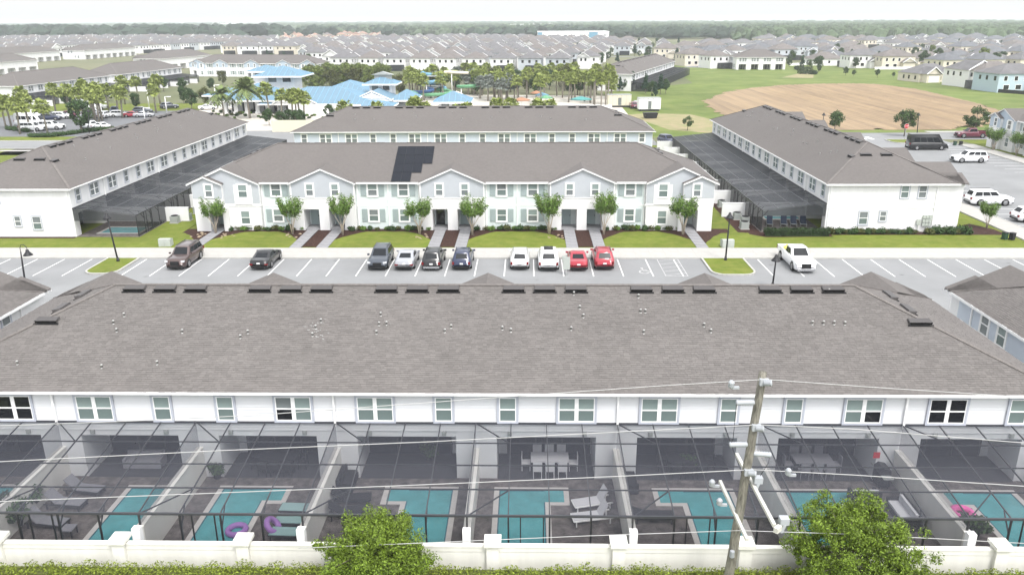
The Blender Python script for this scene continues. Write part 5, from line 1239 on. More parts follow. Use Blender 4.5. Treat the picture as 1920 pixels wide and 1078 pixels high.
# ================================================================== CLUBHOUSE WITH BLUE METAL ROOFS
SEAM = mat('roof_seam_blue', (.19, .39, .55), .5, spec=.4)
CLUB = thing('clubhouse', 'clubhouse with several pale blue metal roofs and a clerestory tower', 'clubhouse', (-58, 212, 0))
def hip(x0, x1, y0, y1, zw, ze, zr, over=1.0, gable=None, ridge=None, wallM=WHITE, cols=0, cup=False):
    """one wing: wall box, blue hip roof with standing seams, white fascia (world coordinates)"""
    ox, oy = -58, 212; x0 -= ox; x1 -= ox; y0 -= oy; y1 -= oy
    if zw < ze: 
        if cols: 
            MB().box(x0+2, x1-2, y0+3, y1, zw, ze).build('wall', wallM, CLUB); n = cols
            cm_ = MB().box(-.5,.5,-.5,.5,zw,ze).box(-.65,.65,-.65,.65,zw,zw+.5).mesh('column', WHITE)
            for i in range(n): link('column', cm_, CLUB, (x0+.6+(x1-x0-1.2)*i/(n-1), y0+.6, 0))
            for i in range(n-1): MB().box(x0+1.4+(x1-x0-1.2)*i/(n-1), x0-.2+(x1-x0-1.2)*(i+1)/(n-1), y0+2.96, y0+2.99, .2, ze-.8).build('window', PANED, CLUB)
        else:
            MB().box(x0, x1, y0, y1, zw, ze).build('wall', wallM, CLUB)
            n = int((x1-x0)/2.6)
            for i in range(n):
                h0, h1 = (ze-1.7, ze-.5)
                MB().box(x0+(i+.22)*(x1-x0)/n, x0+(i+.78)*(x1-x0)/n, y0-.05, y0+.01, h0, h1).build('window', PANED if (i % 3) else PANEG, CLUB)
    a, b, c, d = x0-over, x1+over, y0-over, y1+over; w_, h_ = b-a, d-c; m = MB(); s = MB()
    if w_ >= h_: r0, r1 = (a+h_/2, (c+d)/2), (b-h_/2, (c+d)/2)
    else: r0, r1 = ((a+b)/2, c+w_/2), ((a+b)/2, d-w_/2)
    if gable: r0, r1 = ((a+b)/2, c), ((a+b)/2, d)
    E = [(a,c,ze),(b,c,ze),(b,d,ze),(a,d,ze),(*r0,zr),(*r1,zr)]
    if gable: fs = [(0,4,5,3),(1,2,5,4),(0,1,4),(2,3,5),(3,2,1,0)]
    elif w_ >= h_: fs = [(0,1,5,4),(1,2,5),(2,3,4,5),(3,0,4),(3,2,1,0)]
    else: fs = [(0,1,4),(1,2,5,4),(2,3,5),(3,0,4,5),(3,2,1,0)]
    rf_ = m.add(E, fs).build('roof', BROOF, CLUB)
    V = [Vector(e) for e in E]
    for f in fs[:4]:
        P = [V[i] for i in f]; nrm = (P[1]-P[0]).cross(P[2]-P[0]).normalized(); e = (P[1]-P[0]) if not (gable and f[0] in (0,) and len(f) == 4) else P[0]-P[-1]
        if gable and len(f) == 3: continue
        base = P[0]; ln_ = (P[1]-P[0]).length; u = (P[1]-P[0]).normalized(); up_ = nrm.cross(u)
        if up_.z < 0: up_ = -up_
        if gable: continue
        k = 1.2
        while k < ln_:
            hh = max((p-base).dot(up_) for p in P); l = (P[-1]-base).dot(u) if len(P) == 4 else (P[2]-base).dot(u); r_ = ln_-((P[2]-base).dot(u))
            t = hh
            if k < l: t = hh*k/l
            elif ln_-k < r_: t = hh*(ln_-k)/r_
            if t > .2: s.bar(base+u*k+nrm*.03, base+u*k+up_*t+nrm*.03, .07, .06)
            k += 1.5
    if s.v: stuff(s.build('roof_seams', SEAM, rf_))
    MB().box(a,b,c-.06,c-.01,ze-.35,ze+.02).box(a,b,d+.01,d+.06,ze-.35,ze+.02).box(a-.06,a-.01,c,d,ze-.35,ze+.02).box(b+.01,b+.06,c,d,ze-.35,ze+.02).build('fascia', TRIM, rf_)
    if gable:
        MB().prism([(a+.6,ze+.05),(b-.6,ze+.05),((a+b)/2,zr-.35)], c-.12, c-.04).build('gable_panel', WHITE, rf_)
        MB().bar(((a),c-.15,ze+.05),((a+b)/2,c-.15,zr+.05),.25).bar((b,c-.15,ze+.05),((a+b)/2,c-.15,zr+.05),.25).bar(((a+b)/2,c-.18,ze+.1),((a+b)/2,c-.18,zr-.2),.22).bar((a+1.5,c-.18,ze+.6),(b-1.5,c-.18,ze+.6),.2).build('rake_board', TRIM, rf_)
hip(-77, -62, 204.5, 219, 0, 3.4, 7.0, 1.3, cols=6)
hip(-86, -77, 219, 228, 0, 3.4, 5.0, 1.2, cols=4)
hip(-66, -40, 204, 222, 0, 2.6, 6.0, 1.4, cols=8)
hip(-63, -53, 203, 214, 2.5, 2.65, 5.4, .6, gable=True)
hip(-58, -44, 226, 244, 0, 3.2, 6.0, 1.0)
hip(-71, -63.2, 222, 230, 3.0, 8.2, 10.6, 2.8)
hip(-77.5, -71.5, 232, 238, 3.0, 8.8, 10.4, 1.6)
hip(-42.2, -36.2, 219, 225, 3.0, 6.2, 8.0, 1.6)
hip(-43.5, -35.5, 208, 219, 3.0, 3.1, 5.2, .8, gable=True)
hip(-44, -34, 201, 208, 0, 2.2, 3.3, 1.0, cols=4)
hip(-35, -30, 212, 224, 0, 2.6, 4.6, 1.0)
hip(-22.5, -15.5, 206, 214, 0, 2.7, 5.0, 1.4)
mb = MB().box(-41.2+58, -36.6+58, 221.5-212, 222.5-212, 7.2, 8.4).prism([(-42+58,8.35),(-36+58,8.35),(-39+58,9.2)], 9, 11); mb.build('cupola', GREYM, CLUB)
# low walls, planters and pools of the park
tag(MB().box(-59,-41,200.2,200.6,0,2.6).build('privacy_wall', WHITE), 'white garden wall before the clubhouse palms', 'wall')
tag(MB().box(-54,-30,170,170.3,0,2.4).build('fence', mat('cream_fence', (.62,.58,.46), .8)), 'cream fence behind the left end of the blue row', 'fence')
tag(MB().box(7,21,203,203.4,0,2.0).build('fence', WHITE), 'white fence before the white trailers', 'fence')
tag(MB().box(-26,-19,206,214,-.05,.03).build('swimming_pool', mat('park_water', (.16,.52,.56), .08)), 'turquoise park pool beside the small blue roofed pavilion', 'pool')
tag(MB().box(-1,7,206,211,-.05,.03).build('swimming_pool', MATS['park_water']), 'turquoise splash pool among the silver palms', 'pool')
# ---- water slides
def helix(c, R0, turns, z0, z1, r, M, label, a0=0, tail=None):
    p = []; n = int(turns*14)
    for i in range(n+1): a = a0+turns*2*PI*i/n; p.append((c[0]+R0*math.cos(a), c[1]+R0*math.sin(a), z0+(z1-z0)*i/n))
    if tail: p = [tail]+p
    T = thing('water_slide', label, 'water slide', (c[0], c[1], 0)); off = Vector((c[0], c[1], 0)); p = [Vector(q)-off for q in p]
    MB().tube(p, r, 8).build('flume', M, T); pm = MB(); 
    for i in range(2, len(p)-1, 7): q = p[i]; MB().tube([(q.x,q.y,0),(q.x,q.y,q.z-r)], .14, 6).build('support_post', TRIM, T)
SB = mat('slide_blue', (.14,.30,.42), .4); SG = mat('slide_green', (.12,.30,.16), .4); SY = mat('slide_cream', (.75,.68,.55), .4); SN = mat('slide_navy', (.05,.11,.26), .4); ST = mat('slide_aqua', (.22,.55,.60), .35)
helix((-28,246), 3.4, 1.6, 2.6, 7.4, .55, SB, 'pale blue spiral water slide, highest of the cluster'); helix((-31,243), 3.0, .8, 1.8, 2.8, .5, SN, 'dark blue water slide bend at the foot of the spiral', 2.5)
helix((-27,242), 4.4, 1.1, .8, 2.4, .5, SG, 'green water slide curling low in front of the spiral', 1.0); helix((-17,247), 4.0, .7, 3.2, 4.2, .5, SG, 'green water slide behind the palms right of the spiral', 3.0)
helix((-20,250), 5.0, .35, 6.6, 7.3, .45, SY, 'cream water slide arm at the top of the slide tower', 1.2)
sx = thing('slide_tower', 'dark stair tower under the water slides', 'tower', (-29, 247.5, 0))
for a in (-3, 0, 3):
    for b in (-2, 2): MB().bar((a,b,0),(a,b,6.4),.3).build('post', BRONZE, sx)
MB().box(-3.2,3.2,-2.2,2.2,6.2,6.4).box(-3.2,3.2,-2.2,2.2,3.4,3.6).build('platform', GREYM, sx); MB().bar((-3,-2.2,2),(3,-2.2,3.5),.8,.2).bar((3,2.2,3.5),(-3,2.2,6.3),.8,.2).build('stair', GREYM, sx)
def umb(x, y, M, label, r=2.2, h=3.0):
    T = thing('parasol', label, 'parasol', (x, y, 0)); MB().tube([(0,0,0),(0,0,h)], .06, 6).build('pole', TRIM, T); MB().lathe((0,0,h-.6), [(r,0),(r*.55,.42),(.05,.8)], 8).build('canopy', M, T)
OR = mat('canvas_orange', (.34,.18,.11), .8)
for x, y, M, lab, r in [(-1.5,212,OR,'orange canvas parasol above the round palm',2.6),(4.0,226,SB,'blue canvas parasol among the silver palms',2.2),(-33,234,SG,'green canvas parasol right of the small blue tower',2.0),(2.5,232,OR,'orange canvas parasol far among the silver palms',2.0),(14,214,mat('canvas_teal',(.08,.28,.27),.7),'dark teal canvas shade by the white fence',3.2),(-47.5,252,PINK,'pink canvas shade behind the clubhouse roofs',2.6),(-20,231,TRIM,'white canvas parasol before the slides',2.0),(5,218,SG,'green play structure shade by the splash pool',2.0)]: umb(x, y, M, lab, r)
def trailer(px, py, l, label, rz=0.05, M=WHITE):
    q = at(px, py); T = thing('site_trailer', label, 'trailer', (q.x, q.y, 0), rz)
    MB().box(-l/2,l/2,-1.3,1.3,.5,3.2).build('trailer_body', M, T); MB().box(-l/2-.06,l/2+.06,-1.36,1.36,3.2,3.3).build('roof', GREYM, T); MB().box(-l/2+.3,l/2-.3,-1.1,1.1,.0,.5).build('chassis', BRONZE, T)
    for i in range(1, int(l/1.2)): MB().box(-l/2+i*1.2-.03,-l/2+i*1.2+.03,-1.34,-1.3,.55,3.15).build('rib', GREYM, T)
    MB().box(-.4,.4,-1.36,-1.3,.6,2.5).build('door', PANEG, T)
trailer(1160, 201, 6.2, 'cream site trailer left of the white trailer', .05, mat('cream_metal', (.62,.58,.46), .6)); trailer(1216, 208, 5.6, 'white site trailer beside the black skip', .05)
tag(MB().prism([(-1.3,.1),(1.3,.1),(1.6,1.2),(-1.6,1.2)], -1.0, 1.0).box(-1.65,1.65,-1.05,1.05,1.2,1.3).build('skip', TRIMK, None, tuple(at(1219,222)), .1), 'black rubbish skip before the white trailer', 'skip')
for i, (px, py) in enumerate([(1198,203),(1188,203),(1193,201)]):
    q = at(px, py); car('suv', [PNAVY, PMAROON, PSILV][i], ['navy car between the two trailers','maroon car left of the navy car between trailers','silver car behind the trailers gap'][i], q.x, q.y, PI/2, group='cars by the trailers', z=.01)
sheet('dirt_patch', [(24,200),(31,203),(40,200),(44,186),(45,174),(38,166),(30,172),(27,186)], -.004, mat('sandy_ground', (.30,.24,.15), .95, 0, .3, col2=(.20,.21,.09), detail=8))
sheet('dirt_patch', [(52,78.0),(58.2,78.0),(58.2,78.02),(52,78.02)], -.2, MATS['sandy_ground'])
# ================================================================== PALMS
def palm(seed, h, feather=False, M=LEAFP):
    rr = random.Random(seed); tb = MB(); bx, by = rr.uniform(-.4,.4), rr.uniform(-.4,.4)
    tb.tube([(0,0,-.1),(bx*.4,by*.4,h*.5),(bx,by,h)], [.24,.19,.21], 8); lb = MB(); c = Vector((bx, by, h))
    n = 46 if feather else 46
    for i in range(n):
        a = i*2.39996; el = rr.uniform(-.55, 1.25) if not feather else rr.uniform(-.3, 1.2); Lf = (3.4 if feather else 1.25)*rr.uniform(.85,1.1)
        d = Vector((math.cos(a)*math.cos(el), math.sin(a)*math.cos(el), math.sin(el))); side = d.cross(Vector((0,0,1))).normalized()
        if feather:
            prev = c.copy(); 
            for k in range(7):
                t = (k+1)/7; p = c+d*(Lf*t)+Vector((0,0,-1.5*t*t*(.5+.6*math.cos(el)))); 
                for s in (-1, 1):
                    ll = .75*(1-.6*abs(t-.45)); q = p+side*(s*ll)+Vector((0,0,-.28)); lb.add([prev, p, q+(p-prev)*.55, q], [(0,1,2,3)])
                prev = p
        else:
            p = c+d*Lf+Vector((0,0,-.25*(1-d.z))); 
            for k in range(-4, 5):
                b = k*.33; e = (d*math.cos(b)+side*math.sin(b)).normalized(); tip = p+e*(1.0-.05*abs(k))+Vector((0,0,-.35*rr.random()-.1)); w_ = side*math.cos(b)-d*math.sin(b)
                lb.add([p, p+e*.5+w_*.19, tip, p+e*.5-w_*.19], [(0,1,2,3)])
            lb.add([c, c+d*Lf*.5+side*.02, p, c+d*Lf*.5-side*.02], [(0,1,2,3)])
    if not feather:
        for i in range(14):
            a = rr.random()*6.28; lb_ = c+Vector((math.cos(a)*.35, math.sin(a)*.35, -.35)); tip = lb_+Vector((math.cos(a)*.45, math.sin(a)*.45, -1.0)); s = Vector((-math.sin(a), math.cos(a), 0))*.22
            lb.add([lb_-s*.4, tip-s, tip+s, lb_+s*.4], [(0,1,2,3)])
    if not feather: leafquads(lb, [((bx, by, h+.15), 1.0)], 330, 1.75, .30, rr, flat=.75, asp=.35)
    return tb.mesh('trunk', BARKP), lb.mesh('fronds', M)
PM = [palm(i, 5.6+.5*(i % 3)) for i in range(5)]; PT = [palm(10+i, 9.0+.8*i) for i in range(3)]; PF = [palm(20+i, 5.8, True, mat('leaf_date_palm', (.13,.17,.06), .7, island=.4)) for i in range(2)]
PS = [palm(30+i, 4.6+.4*i, False, LEAFS) for i in range(2)]
def pp(ms, x, y, label, group, s=1.0, name='palm_tree', cat='palm'): T = thing(name, label, cat, (x, y, 0), R.random()*6.28, group); s *= R.uniform(.92,1.08); T.scale = (s, s, s); link('trunk', ms[0], T); link('fronds', ms[1], T); return T
lotp = [(12,242),(22,240),(38,252),(47,215),(57,246),(90,252),(105,214),(130,214),(157,219),(180,228),(186,229),(192,227),(176,224),(230,222),(205,208),(235,196),(262,196),(293,212),(302,201),(160,205),(188,205),(172,215),(222,212)]
for px, py in lotp: q = at(px, py); pp(PM[R.randrange(5)], q.x, q.y, 'green cabbage palm rising among the cars of the far lot', 'palms of the far lot')
for i, (px, py) in enumerate([(421,222),(469,222)]): q = at(px, py); pp(PF[i], q.x, q.y, ['feathery date palm, left of the two before the clubhouse','taller feathery date palm, right of the two before the clubhouse'][i], 'date palms', 1.05+.1*i)
for px, py in [(507,222),(529,223),(549,226),(556,226),(563,227),(571,227)]: q = at(px, py); pp(PM[R.randrange(5)], q.x, q.y, 'cabbage palm before the clubhouse front', 'palms before the clubhouse', .98)
for px in (648,703,770,781,793,855,877,930,957,1012,1030): q = atY(px, 190, 164); pp(PM[R.randrange(5)], q.x, q.y, 'round headed palm just above the blue row ridge', 'palms above the blue row ridge', .92)
for k in range(46):
    px = 765+R.random()*390; py = 172+R.random()*20 + (6 if px > 980 else 0); q = at(px, py); pp(PM[R.randrange(5)], q.x, q.y, 'tall palm in the crowded palm grove of the water park', 'palms of the water park')
for k in range(26):
    px = 800+R.random()*330; py = 158+R.random()*16; q = at(px, py); pp(PM[R.randrange(5)], q.x, q.y, 'tall palm in the crowded palm grove of the water park', 'palms of the water park')
for px, py in [(812,176),(818,170),(878,178),(890,175),(900,186),(915,190),(928,184),(940,192),(952,187),(965,190),(972,183),(860,168)]: q = at(px, py); pp(PS[R.randrange(2)], q.x, q.y, 'silvery fan palm among the green palms of the water park', 'silver palms', 1.1)
for px, py in [(1115,205),(1127,205),(1135,203),(1140,198),(1113,196)]: q = at(px, py); pp(PT[R.randrange(3)], q.x, q.y, 'tall slim palm by the fence left of the trailers', 'tall palms by the trailers', .85)
# leafy trees of the middle distance
TR = [tree_mesh(50+i, 6.0, 2.1, 4.6, 26, 2600, .21, LEAFD, BARK, .13, limbs=5) for i in range(3)]
TO = [tree_mesh(60+i, 4.6, 1.9, 3.1, 22, 2300, .17, mat('leaf_street', (.05,.085,.025), .7, island=.5), BARK, .10, limbs=5) for i in range(2)]
TC = [tree_mesh(70+i, 7.5, 1.9, 6.8, 30, 2400, .24, mat('leaf_pine', (.022,.055,.028), .7, island=.5), BARK, .13, shape='cone', limbs=4) for i in range(2)]
TY = tree_mesh(80, 7.0, 2.8, 5.6, 30, 2800, .23, LEAFO, BARK, .13, limbs=5)
TB = tree_mesh(85, 8.0, 2.4, 7.0, 34, 2600, .26, mat('leaf_bamboo', (.13,.17,.04), .7, island=.5), BARK, .1, limbs=4)
def tr(ms, px, py, s, label, group=None, rz=None): q = at(px, py); return place_tree(ms, label, 'tree', (q.x, q.y, 0), R.random()*6 if rz is None else rz, s, group)
tr(TR[0], 154, 250, 1.15, 'dark round tree standing before the white cars of the far lot')
tr(TO[0], 1695, 256, 1.1, 'young round street tree beside the stop sign at the bare field'); tr(TO[1], 1826, 256, 1.2, 'round street tree left of the gabled house at the bare field'); tr(TO[0], 1564, 250, .95, 'small street tree beyond the ridge of the right row'); tr(TO[1], 1289, 245, .62, 'small lone bush-like tree on the sandy patch')
for i, (px, py, k) in enumerate([(205,190,TC),(233,188,TC),(157,190,TC),(345,195,TR),(307,172,TR),(345,180,TR),(255,206,TR),(128,206,TR),(360,206,TR)]): tr(k[i % len(k)], px, py, .72+.1*(i % 3), 'dark tree standing between the far lot and the long enclosures', 'trees behind the far lot')
for i, (px, py) in enumerate([(418,160),(398,172),(385,200)]): tr([TY, TR[1]][i % 2], px, py, .72, 'olive green tree at the left side of the clubhouse', 'trees left of the clubhouse')
for i in range(24): tr([TB, TY, TB][i % 3], 580+i*6.4+R.uniform(-2,2), 165+R.uniform(-3,8), 1.05, 'tall yellow green bamboo clump behind the clubhouse roofs', 'bamboo screen behind the clubhouse')
for i in range(20): tr([TR[0], TY, TR[2]][i % 3], 730+i*20+R.uniform(-9,9), 166+R.uniform(-4,18), .9+.3*R.random(), 'leafy tree filling in below the palms of the water park', 'leafy trees of the water park')
for i, (px, py) in enumerate([(1162,172),(1172,171),(1185,170),(1152,170),(1222,180),(1238,178),(1228,184),(1248,176),(1210,176)]): tr([TC[0], TR[1], TC[1]][i % 3], px, py, .62+.1*(i % 3), 'dark bushy tree below the end wall of the long curving row', 'trees below the long curving row')
for i, (px, py) in enumerate([(545,238),(555,240),(565,237),(618,226),(505,236),(528,240)]): tr(TR[i % 3], px, py, .62, 'small dark shrub tree before the clubhouse wall', 'shrub trees before the clubhouse')
for k in range(46): q = at(22+k*5.2, 250+ (6*math.sin(k*.13)) - (8 if k < 8 else 0)); bush(0, q.x, q.y-1.2, 1.5, 'low hedge plant along the near edge of the far lot', 'hedge plants along the far lot')
for k in range(60): q = at(400+k*5.0, 214+R.uniform(-6,10)); bush(k % 3, q.x, q.y, R.uniform(.8,1.5), 'garden shrub in the beds before the clubhouse', 'shrubs before the clubhouse')
for x in range(24): bush(0, 85.2+x*.0, 144-x*.9, 1.1, 'clipped dark shrub along the front of the gabled house', 'shrubs before the gabled house')
# ================================================================== SUBURB HOUSES
WM = [mat('house_white', (.74,.74,.73), .8), mat('house_cream', (.62,.57,.48), .8), mat('house_grey', (.46,.49,.52), .8)]
RM = [mat('house_roof_grey', (.140,.137,.142), .9, .15, .4), mat('house_roof_brown', (.150,.136,.130), .9, .15, .4), mat('house_roof_slate', (.125,.13,.142), .9, .15, .4), TERRA]
def house_mesh(kind, wi, ri):
    mb = MB()
    def hiproof(x0,x1,y0,y1,z,zr,g=False):
        a,b,c,d = x0-.4,x1+.4,y0-.4,y1+.4
        if b-a >= d-c: r0,r1 = (a+(d-c)/2,(c+d)/2,zr),(b-(d-c)/2,(c+d)/2,zr); fs = [(0,1,5,4),(1,2,5),(2,3,4,5),(3,0,4)]
        else: r0,r1 = ((a+b)/2,c+(0 if g else (b-a)/2),zr),((a+b)/2,d-(b-a)/2,zr); fs = [(1,2,5,4),(2,3,5),(3,0,4,5)] + ([] if g else [(0,1,4)])
        mb.add([(a,c,z),(b,c,z),(b,d,z),(a,d,z),r0,r1], fs+[(3,2,1,0)], 1)
        if g: mb.add([(a+.4,c+.4,z),(b-.4,c+.4,z),((a+b)/2,c+.4,zr-.35)], [(0,1,2)], 0); mb.bar((a,c,z),((a+b)/2,c,zr),.3,.25,2).bar((b,c,z),((a+b)/2,c,zr),.3,.25,2)
    def win(x,z,y,w_=.9,h=1.3): mb.box(x-w_/2-.12,x+w_/2+.12,y-.04,y,z-h/2-.12,z+h/2+.12,2); mb.box(x-w_/2,x+w_/2,y-.06,y-.03,z-h/2,z+h/2,3)
    def wins(x,y,z,s): mb.box(min(x,x+s*.05),max(x,x+s*.05),y-.45,y+.45,z-.65,z+.65,3)
    if kind == 0:    # two storeys, hip roof, gabled front bay
        mb.box(-5.2,5.2,-7,4.5,0,5.6); hiproof(-5.2,5.2,-7,4.5,5.6,8.4); mb.box(-4.6,.6,-8.6,-7,0,5.4); hiproof(-4.6,.6,-8.6,-3,5.4,7.4,True)
        win(-3,4.2,-8.6); win(-1,4.2,-8.6); win(2.8,4.2,-7); mb.box(-4,0,-8.66,-8.6,.1,2.4,2); win(2.6,1.5,-7,1.2)
    elif kind == 1:  # narrow with full gable
        mb.box(-4.6,4.6,-8,5,0,5.6); hiproof(-4.6,4.6,-8,5,5.6,8.6,True); win(-2,4.2,-8); win(2,4.2,-8); win(-2.2,1.5,-8,1.6); mb.box(.8,3.6,-8.05,-8,.1,2.4,3)
    elif kind == 2:  # single storey, broad hip
        mb.box(-8,8,-6,6,0,3.0); hiproof(-8,8,-6,6,3.0,6.2); mb.box(-7,-1.5,-9,-6,0,3.0); hiproof(-7,-1.5,-9,-1,3.0,5.4,True); win(3,1.6,-6,2.0); win(6,1.6,-6); mb.box(-6.2,-2.2,-9.06,-9,.1,2.3,2)
    elif kind == 3:  # wide two storey
        mb.box(-7.5,7.5,-5.5,5.5,0,5.6); hiproof(-7.5,7.5,-5.5,5.5,5.6,8.4); mb.box(1,6.5,-8,-5.5,0,3); hiproof(1,6.5,-8,-3,3,5,True)
        for x in (-5.5,-2.5,0.2,5): win(x,4.2,-5.5)
        win(-5,1.6,-5.5,1.5); win(-1.5,1.6,-5.5,1.5)
    d = max(7, 5.5)
    X = {0:5.2,1:4.6,2:8,3:7.5}[kind]; z2 = 4.2 if kind != 2 else 1.6
    for s in (-1, 1):
        for y in (-4, -.5, 2.5): wins(s*X, y, z2, s)
    Y1 = {0:4.5,1:5,2:6,3:5.5}[kind]
    for x in (-X*.6, 0, X*.6): mb.box(x-.5,x+.5,Y1,Y1+.05,z2-.6,z2+.6,3)
    if kind in (0,3): mb.box(-X*.9, X*.3, Y1+.05, Y1+4.5, 0, 2.6, 4)
    return mb
HM = {}
def hm(k, wi, ri):
    if (k,wi,ri) not in HM: HM[(k,wi,ri)] = house_mesh(k,wi,ri).mesh('house', [WM[wi], RM[ri], TRIM, PANED, SCREEN2])
    return HM[(k,wi,ri)]
cand = []   # (distance, x, y, rz, kind, wall, roof, region)
def rows(poly, rot, dx, dy, kinds, walls, roofs, region, jit=.06, skip=.04, pair=True):
    px_ = [p[0] for p in poly]; py_ = [p[1] for p in poly]; c, s = math.cos(rot), math.sin(rot); cx_, cy_ = sum(px_)/len(poly), sum(py_)/len(poly); rad = max(math.hypot(p[0]-cx_, p[1]-cy_) for p in poly)
    def ins(x, y):
        k = False; j = len(poly)-1
        for i in range(len(poly)):
            if (py_[i] > y) != (py_[j] > y) and x < (px_[j]-px_[i])*(y-py_[i])/(py_[j]-py_[i])+px_[i]: k = not k
            j = i
        return k
    nj = int(rad/dy)+1; ni = int(rad/dx)+1
    for j in range(-nj, nj+1):
        yo = j*dy + (dy*.12 if pair and j % 2 else -dy*.12 if pair else 0)
        for i in range(-ni, ni+1):
            u, v = i*dx+R.uniform(-.4,.4), yo; x, y = cx_+u*c-v*s, cy_+u*s+v*c
            if not ins(x, y) or R.random() < skip: continue
            cand.append((math.hypot(x, y), x, y, rot+(PI if j % 2 else 0)+R.uniform(-jit,jit), R.choice(kinds), R.choice(walls), R.choice(roofs), region))
def A(*p): return [(lambda q: (q.x, q.y))(at(*k)) for k in p]
rows(A((640,140),(760,139),(1000,134),(1110,133),(1150,118),(1135,104),(900,95),(640,97),(560,106)), -.14, 12.6, 30, [1,0,0], [0,0,0,2], [0,0,1], 'dense estate just beyond the water park')
rows(A((430,104),(560,103),(640,95),(900,94),(1140,103),(1285,112),(1290,98),(1150,84),(900,78),(700,80),(590,88),(450,90)), -.14, 13.5, 36, [1,0,0,3], [0,0,0,1,2], [0,0,1], 'dense estate in the middle distance')
rows(A((1295,128),(1380,130),(1385,118),(1500,112),(1480,98),(1310,92),(1285,104)), .25, 14, 30, [0,3,0,2], [0,1,0,2], [0,1,2], 'houses beyond the head of the meadow')
rows(A((1495,128),(1640,129),(1760,143),(1920,158),(1990,160),(1990,84),(1700,76),(1440,76),(1400,90),(1480,104)), .12, 17.5, 36, [0,2,2,3], [0,1,1,2], [0,1,2,2], 'suburb beyond the bare field', .2, .10)
rows(A((-40,128),(120,104),(330,100),(500,86),(520,82),(300,78),(0,80),(-80,100)), 1.35, 12, 32, [0,1,3], [0,0,2], [0,0,1], 'estate at the upper left')
rows(A((520,82),(640,84),(770,66),(700,60),(540,64)), .3, 17, 38, [2,0,2], [1,1,0], [3,3,1], 'terracotta roofed estate near the horizon', .2)
rows(A((10,74),(135,73),(300,70),(310,64),(150,62),(20,62)), .3, 22, 60, [2,0], [1,1,0], [3,1], 'terracotta roofed houses among trees at upper left', .2, .3)
for px, py, k, wi, ri, rz, lab in [(1738,152,2,1,0,.2,'low cream house with a grey hip roof right behind the field rim'),(1806,161,1,0,0,.15,'white gabled house behind the grass bank, left of the blue house'),(1853,164,3,0,1,.2,'white two storey house with a dark screen, beside the blue house'),(1612,127,3,0,0,.05,'white two storey house with a porch beyond the field, left of the cream houses'),(1672,129,3,1,1,.05,'cream two storey house with a porch beyond the field')]:
    q = at(px, py); o = link('house', hm(k, wi, ri), None, (q.x, q.y, 0), rz); tag(o, lab, 'house'); EXTRA = globals().setdefault('EXTRA', []); EXTRA.append((q.x, q.y))
WM.append(mat('house_blue', (.42,.52,.58), .8)); q = at(1902, 172); o = link('house', hm(3, 3, 0), None, (q.x, q.y+3, 0), .12); tag(o, 'pale blue two storey house at the right edge behind the grass bank', 'house'); o.scale = (1.15,1.1,1.0); EXTRA.append((q.x, q.y)); WM.pop()
cand = [c for c in cand if not any(math.hypot(c[1]-a, c[2]-b) < 14 for a, b in EXTRA)]
cand.sort()
# leave the near rows of townhouses free
keep = [(-146,272,40),(-113,349,38),(46.5,310,56),(46,270,20),(30,262,20)]
cand = [c for c in cand if not any(math.hypot(c[1]-a, c[2]-b) < r for a, b, r in keep)]
NH = 290
labs = {'dense estate just beyond the water park':'small grey roofed house in the tight rows just beyond the water park','dense estate in the middle distance':'small grey roofed house in the dense estate of the middle distance','houses beyond the head of the meadow':'pale house in the cluster beyond the head of the meadow',
 'suburb beyond the bare field':'suburban house with a grey hip roof beyond the bare field','estate at the upper left':'grey roofed house in the long rows at upper left','terracotta roofed estate near the horizon':'terracotta roofed house in the estate near the horizon','terracotta roofed houses among trees at upper left':'terracotta roofed house among the trees at upper left'}
farm = {}
for n_, (d_, x, y, rz, k, wi, ri, reg) in enumerate(cand):
    if n_ < NH:
        o = link('house', hm(k, wi, ri), None, (x, y, 0), rz); tag(o, labs[reg], 'house', 'houses of the '+reg)
    else:
        b = farm.setdefault(0, MB()); h = house_mesh(k, wi, ri); c, s = math.cos(rz), math.sin(rz); o_ = len(b.v)
        b.v += [(x+p[0]*c-p[1]*s, y+p[0]*s+p[1]*c, p[2]) for p in h.v]; b.f += [tuple(o_+q for q in f) for f in h.f]; b.mi += [{0: wi, 1: 3+ri, 2: 7, 3: 8, 4: 9}[q] for q in h.mi]; b.sm += h.sm
if farm: o = farm[0].build('distant_houses', WM+RM+[TRIM, PANED, SCREEN2]); tag(o, 'mass of distant house roofs below the horizon', 'houses', None, 'stuff')
print('houses', len(cand))
# streets of the suburb: pale strips between rows
for (p0, p1, w_) in [((1290,124),(1500,101),7),((560,104),(1130,118),7),((590,92),(1280,110),7),((1440,100),(1920,132),8),((1470,88),(1920,104),8),((1340,128),(1420,104),30)]:
    a, b = at(*p0), at(*p1); d_ = (b-a).normalized(); s_ = Vector((-d_.y, d_.x, 0))*w_/2; sheet('road', [tuple((a-s_))[:2], tuple((b-s_))[:2], tuple((b+s_))[:2], tuple((a+s_))[:2]], .012, ASPH)
